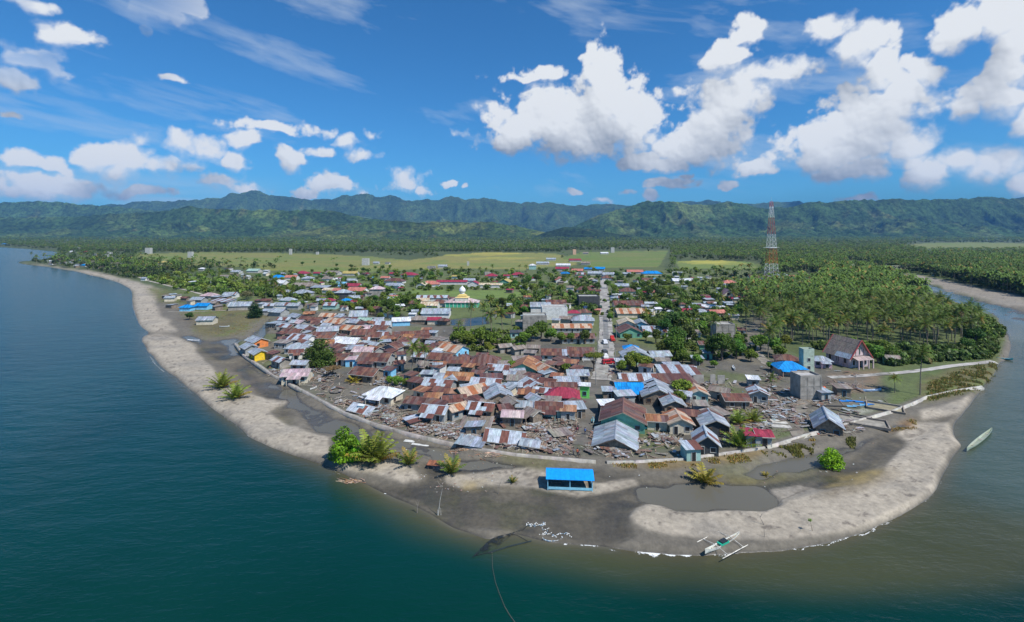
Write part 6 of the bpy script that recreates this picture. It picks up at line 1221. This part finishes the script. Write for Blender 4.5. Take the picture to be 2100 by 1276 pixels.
# ------------------------------------------------------------------ foam
m, t, b = base_mat('foam'); M['foam'] = m; b.inputs['Base Color'].default_value = (.72, .73, .71, 1); b.inputs['Roughness'].default_value = .8
ge = N(t, 'ShaderNodeNewGeometry'); at = N(t, 'ShaderNodeAttribute', attribute_name='edge'); n1 = noise(t, ge.outputs['Position'], 2.6, 7, .75)
t.links.new(sstep(t, math_(t, 'SUBTRACT', n1, math_(t, 'MULTIPLY', at.outputs['Fac'], .42)), .34, .46), b.inputs['Alpha'])
VV, FF, EE = [], [], []
for s, wd, k_ in (("1143,1113 1170,1114 1200,1117 1246,1121", .40, .15), ("1294,1131 1330,1133 1380,1135 1445,1137", .62, .0), ("1442,1137 1480,1136 1530,1134", .40, .35), ("1530,1134 1590,1131 1650,1124 1710,1113 1770,1094 1830,1068 1880,1041", .24, .30), ("1880,1041 1905,1020 1925,996 1938,975", .16, .45), ("523,897 545,906 572,917 592,925", .36, .2), ("775,1007 800,1014 840,1022 870,1024", .30, .25), ("500,893 523,897", .2, .4), ("432,835 450,846 475,865 500,885", .22, .5), ("355,775 380,795 405,815", .2, .5), ("640,946 680,962 720,984", .2, .5), ("870,1024 920,1045 980,1056 1020,1072", .5, .62), ("1245,1127 1266,1128", .15, .3), ("300,722 322,748 350,772", .25, .4), ("273,612 273,628 279,650 288,668", .3, .45)):
    ln = world_line(s, .05, 22); n = len(ln); L = np.array(ln); o0 = len(VV)
    for i in range(n):
        d = L[min(i + 1, n - 1)] - L[max(i - 1, 0)]; d /= np.linalg.norm(d); nn = np.array((-d[1], d[0])); w_ = wd * (.5 + .9 * vnoise(np.array([i * .21 + o0]), np.array([0.]), 5)[0]) * (.45 + L[i][1] / 400); en = min(i, n - 1 - i) / n * 5
        off = (vnoise(np.array([i * .15 + o0]), np.array([3.]), 9)[0] - .5) * .7
        for q, ev in ((-2, 1), (-.8, 0), (.8, 0), (2.2, 1)): VV.append((*(L[i] + nn * (w_ * q + off)), .03 + max(0, gz(*L[i]))*.0)); EE.append(max(ev, 1 - min(1, en)) * .8 + k_)
    for i in range(n - 1):
        for q in range(3): a_ = o0 + i * 4 + q; FF.append((a_, a_ + 1, a_ + 5, a_ + 4))
fo = link('foam', np_mesh('foam', VV, FF, M['foam'], None, True, {'edge': EE})); tag(fo, 'thin broken lines of white foam along the waterline', 'foam', kind='stuff')
# ------------------------------------------------------------------ debris left by the flood
DEB = [(PL("600,768 650,752 740,790 800,825 860,848 960,885 965,906 840,884 740,855 640,806"), 1500), (PL("840,848 960,880 1000,890 1100,900 1190,885 1215,930 1150,932 1000,914 860,884"), 2300), (PL("1040,850 1110,845 1190,865 1195,900 1100,900"), 750), (PL("1400,790 1480,780 1640,800 1660,850 1600,870 1480,860 1400,840"), 1150),
 (PL("1220,885 1340,890 1420,905 1420,932 1330,940 1225,935"), 700), (PL("1640,850 1760,840 1780,880 1660,900"), 450), (PL("1080,745 1200,745 1210,765 1090,770"), 350), (PL("700,770 800,760 880,780 840,800 720,790"), 500), (PL("1660,780 1760,790 1780,820 1680,840"), 350), (DIRT, 3600), (PL("960,800 1190,800 1190,870 960,880"), 550)]
WOODC = [(.30, .25, .19), (.23, .19, .145), (.38, .33, .26), (.17, .135, .105), (.30, .20, .14), (.27, .24, .2)]; BITC = [(.34, .32, .28), (.46, .45, .42), (.26, .24, .21), (.30, .2, .14), (.15, .13, .11), (.38, .33, .26), (.2, .18, .15), (.12, .24, .32), (.28, .27, .25), (.36, .10, .07)]
pk, shh, rb = MB(), MB(), MB(); rs = random.Random(77)
for poly, n in DEB:
    xs_, ys_ = [p[0] for p in poly], [p[1] for p in poly]; c_ = 0; tries = 0
    cx_, cy_ = [], []
    while c_ < n and tries < n * 12:
        tries += 1
        if rs.random() < .86 and cx_: k = rs.randrange(len(cx_)); px, py = cx_[k] + rs.gauss(0, 8), cy_[k] + rs.gauss(0, 3)
        else:
            px, py = rs.uniform(min(xs_), max(xs_)), rs.uniform(min(ys_), max(ys_)); 
            if rs.random() < .12: cx_.append(px); cy_.append(py)
        if not inside(poly, np.array([px]), np.array([py]))[0] or abs(px - (1243 - (py - 740) * .32 * (py > 740))) < 8 + (py - 560) * .03: continue
        X, Y = P(px, py, .8); 
        if not clear_of_houses(X, Y, -1.6): c_ += .5; continue
        z = max(gz(X, Y), 0) + .04; c_ += 1; a_ = rs.uniform(0, math.pi); r_ = rs.random()
        if r_ < .56:
            l_ = rs.uniform(.7, 4.8) ; z2 = rs.uniform(0, .55); dx, dy = math.cos(a_) * l_ / 2, math.sin(a_) * l_ / 2
            pk.bar((X - dx, Y - dy, z), (X + dx, Y + dy, z + z2), rs.uniform(.04, .10), jit(rs.choice(WOODC), .2))
        elif r_ < .82:
            l_, w_ = rs.uniform(.6, 3.0), rs.uniform(.4, .95); ca, sa = math.cos(a_), math.sin(a_); c = jit(rs.choice([(.30, .34, .37), (.17, .09, .07), (.34, .31, .27), (.22, .14, .10), (.3, .27, .23), (.42, .43, .44), (.24, .21, .18), (.18, .15, .13)]), .15)
            zz = [rs.uniform(0, .6) for _ in range(4)]
            shh.slab([(X + u * ca * l_ / 2 - v * sa * w_ / 2, Y + u * sa * l_ / 2 + v * ca * w_ / 2, z + .03 + q) for (u, v), q in zip(((-1, -1), (1, -1), (1, 1), (-1, 1)), (zz[0], zz[1], zz[1], zz[0]))], .03, c)
        else: s_ = rs.uniform(.12, .5); rb.box((X, Y, z + s_ * .2), (s_, s_ * rs.uniform(.5, 1.6), s_ * .5), jit(rs.choice(BITC), .2), a_)
for _ in range(170):   # flotsam in the lagoon and on the flats
    px, py = rs.choice([(rs.uniform(820, 1180), rs.uniform(905, 960)), (rs.uniform(1250, 1800), rs.uniform(905, 1000)), (rs.uniform(860, 1020), rs.uniform(970, 1010))]); X, Y = P(px, py, .1); s_ = rs.uniform(.06, .22)
    if gz(X, Y) > .6: continue
    rb.box((X, Y, max(gz(X, Y), 0) + .03), (s_ * 2, s_, .08), jit(rs.choice([(.42, .41, .38), (.33, .3, .26), (.26, .18, .13)]), .2), rs.uniform(0, 3))
for (px, py, n) in ((955, 925, 90), (1000, 938, 30), (720, 985, 30)):
    for _ in range(n):
        X, Y = P(px + rs.gauss(0, 14), py + rs.gauss(0, 2.6), .1); a_ = rs.gauss(-.3, .5); l_ = rs.uniform(.6, 2.4); dx, dy = math.cos(a_) * l_ / 2, math.sin(a_) * l_ / 2; z = max(gz(X, Y), 0) + .04
        pk.bar((X - dx, Y - dy, z), (X + dx, Y + dy, z + rs.uniform(0, .25)), rs.uniform(.03, .07), jit(rs.choice([(.42, .22, .12), (.36, .28, .2), (.5, .36, .26)]), .2))
tag(pk.build('scattered_planks', M['wood']), 'countless broken planks and beams strewn between the ruined houses', 'debris', kind='stuff')
tag(shh.build('scattered_sheets', M['roof']), 'torn roofing sheets strewn among the broken planks', 'debris', kind='stuff')
tag(rb.build('rubble', M['paint']), 'small pale rubble and rubbish scattered over the mud', 'rubble', kind='stuff')
# ------------------------------------------------------------------ tall grass
GR = [(PL("1250,955 1460,946 1570,930 1575,944 1480,958 1300,966"), 2600, [(.22, .17, .045), (.14, .15, .035), (.28, .17, .05)], .55), (PL("1580,928 1640,918 1668,910 1668,930 1610,938"), 1400, [(.13, .13, .03), (.17, .15, .04)], .9), (PL("1650,915 1672,905 1672,914 1655,920"), 300, [(.25, .17, .05)], .7), (PL("1735,905 1752,900 1755,915 1735,918"), 300, [(.12, .12, .03)], .8),
 (PL("1820,884 1850,868 1880,862 1876,878"), 600, [(.28, .17, .06), (.2, .17, .05)], .5), (PL("1900,792 1990,756 2045,745 2038,785 2008,798 1905,826"), 6500, [(.17, .14, .04), (.10, .13, .03), (.22, .15, .05), (.13, .14, .035)], .9), (PL("410,686 500,690 560,660 540,640 450,630 370,640 370,655 460,665"), 3600, [(.13, .13, .03), (.20, .16, .045), (.15, .11, .04)], .45),
 (PL("300,590 345,600 380,620 340,618"), 600, [(.16, .14, .05), (.11, .13, .03)], .5), (PL("1830,690 1960,700 2060,690 2050,735 1900,748 1840,742"), 3500, [(.13, .15, .035), (.20, .17, .05), (.09, .13, .025)], .7), (PL("1560,884 1700,852 1820,822 1900,812 1740,858 1600,900"), 1500, [(.11, .14, .03)], .25), (PL("780,800 850,792 870,800 800,812"), 500, [(.10, .18, .03)], .6)]
gb = MB()
for poly, n, cs, hh in GR:
    xs_, ys_ = [p[0] for p in poly], [p[1] for p in poly]; c_ = 0
    while c_ < n:
        px, py = rs.uniform(min(xs_), max(xs_)), rs.uniform(min(ys_), max(ys_))
        if not inside(poly, np.array([px + rs.gauss(0, 5)]), np.array([py + rs.gauss(0, 2.5)]))[0]: continue
        c_ += 1; X, Y = P(px, py, .3)
        if vnoise(np.array([X / 2.2]), np.array([Y / 2.2]), 5)[0] < .42: continue
        z = gz(X, Y) - .03; a_ = rs.uniform(0, 6.28); h_ = hh * .55 * rs.uniform(.4, 1.4); w_ = .10 + .10 * hh; dx, dy = math.cos(a_) * w_, math.sin(a_) * w_; lx, ly = rs.gauss(0, .3) * h_, rs.gauss(0, .3) * h_
        gb.face([(X - dx, Y - dy, z), (X + dx, Y + dy, z), (X + lx + dx * .2, Y + ly + dy * .2, z + h_), (X + lx - dx * .2, Y + ly - dy * .2, z + h_)], jit(tuple(1.5 * q for q in rs.choice(cs)), .25))
tag(gb.build('tall_grass', M['mass']), 'yellow brown tufts of tall grass along the wall, the marsh and the river bank', 'grass', kind='stuff')
# ------------------------------------------------------------------ air
hb = bmesh.new(); bmesh.ops.create_cube(hb, size=1)
me = bpy.data.meshes.new('haze'); hb.to_mesh(me); hb.free()
hz = link('haze', me); hz.scale = (34000, 15000, 900); hz.location = (0, 5500, 900 / 2 - 9); hz['kind'] = 'stuff'
m = bpy.data.materials.new('haze'); m.use_nodes = True; t = m.node_tree; t.nodes.clear()
pv = N(t, 'ShaderNodeVolumePrincipled'); pv.inputs['Color'].default_value = (.18, .48, .95, 1); pv.inputs['Density'].default_value = 5.0e-5
pv.inputs['Anisotropy'].default_value = 0.0
t.links.new(pv.outputs[0], N(t, 'ShaderNodeOutputMaterial').inputs['Volume']); me.materials.append(m)
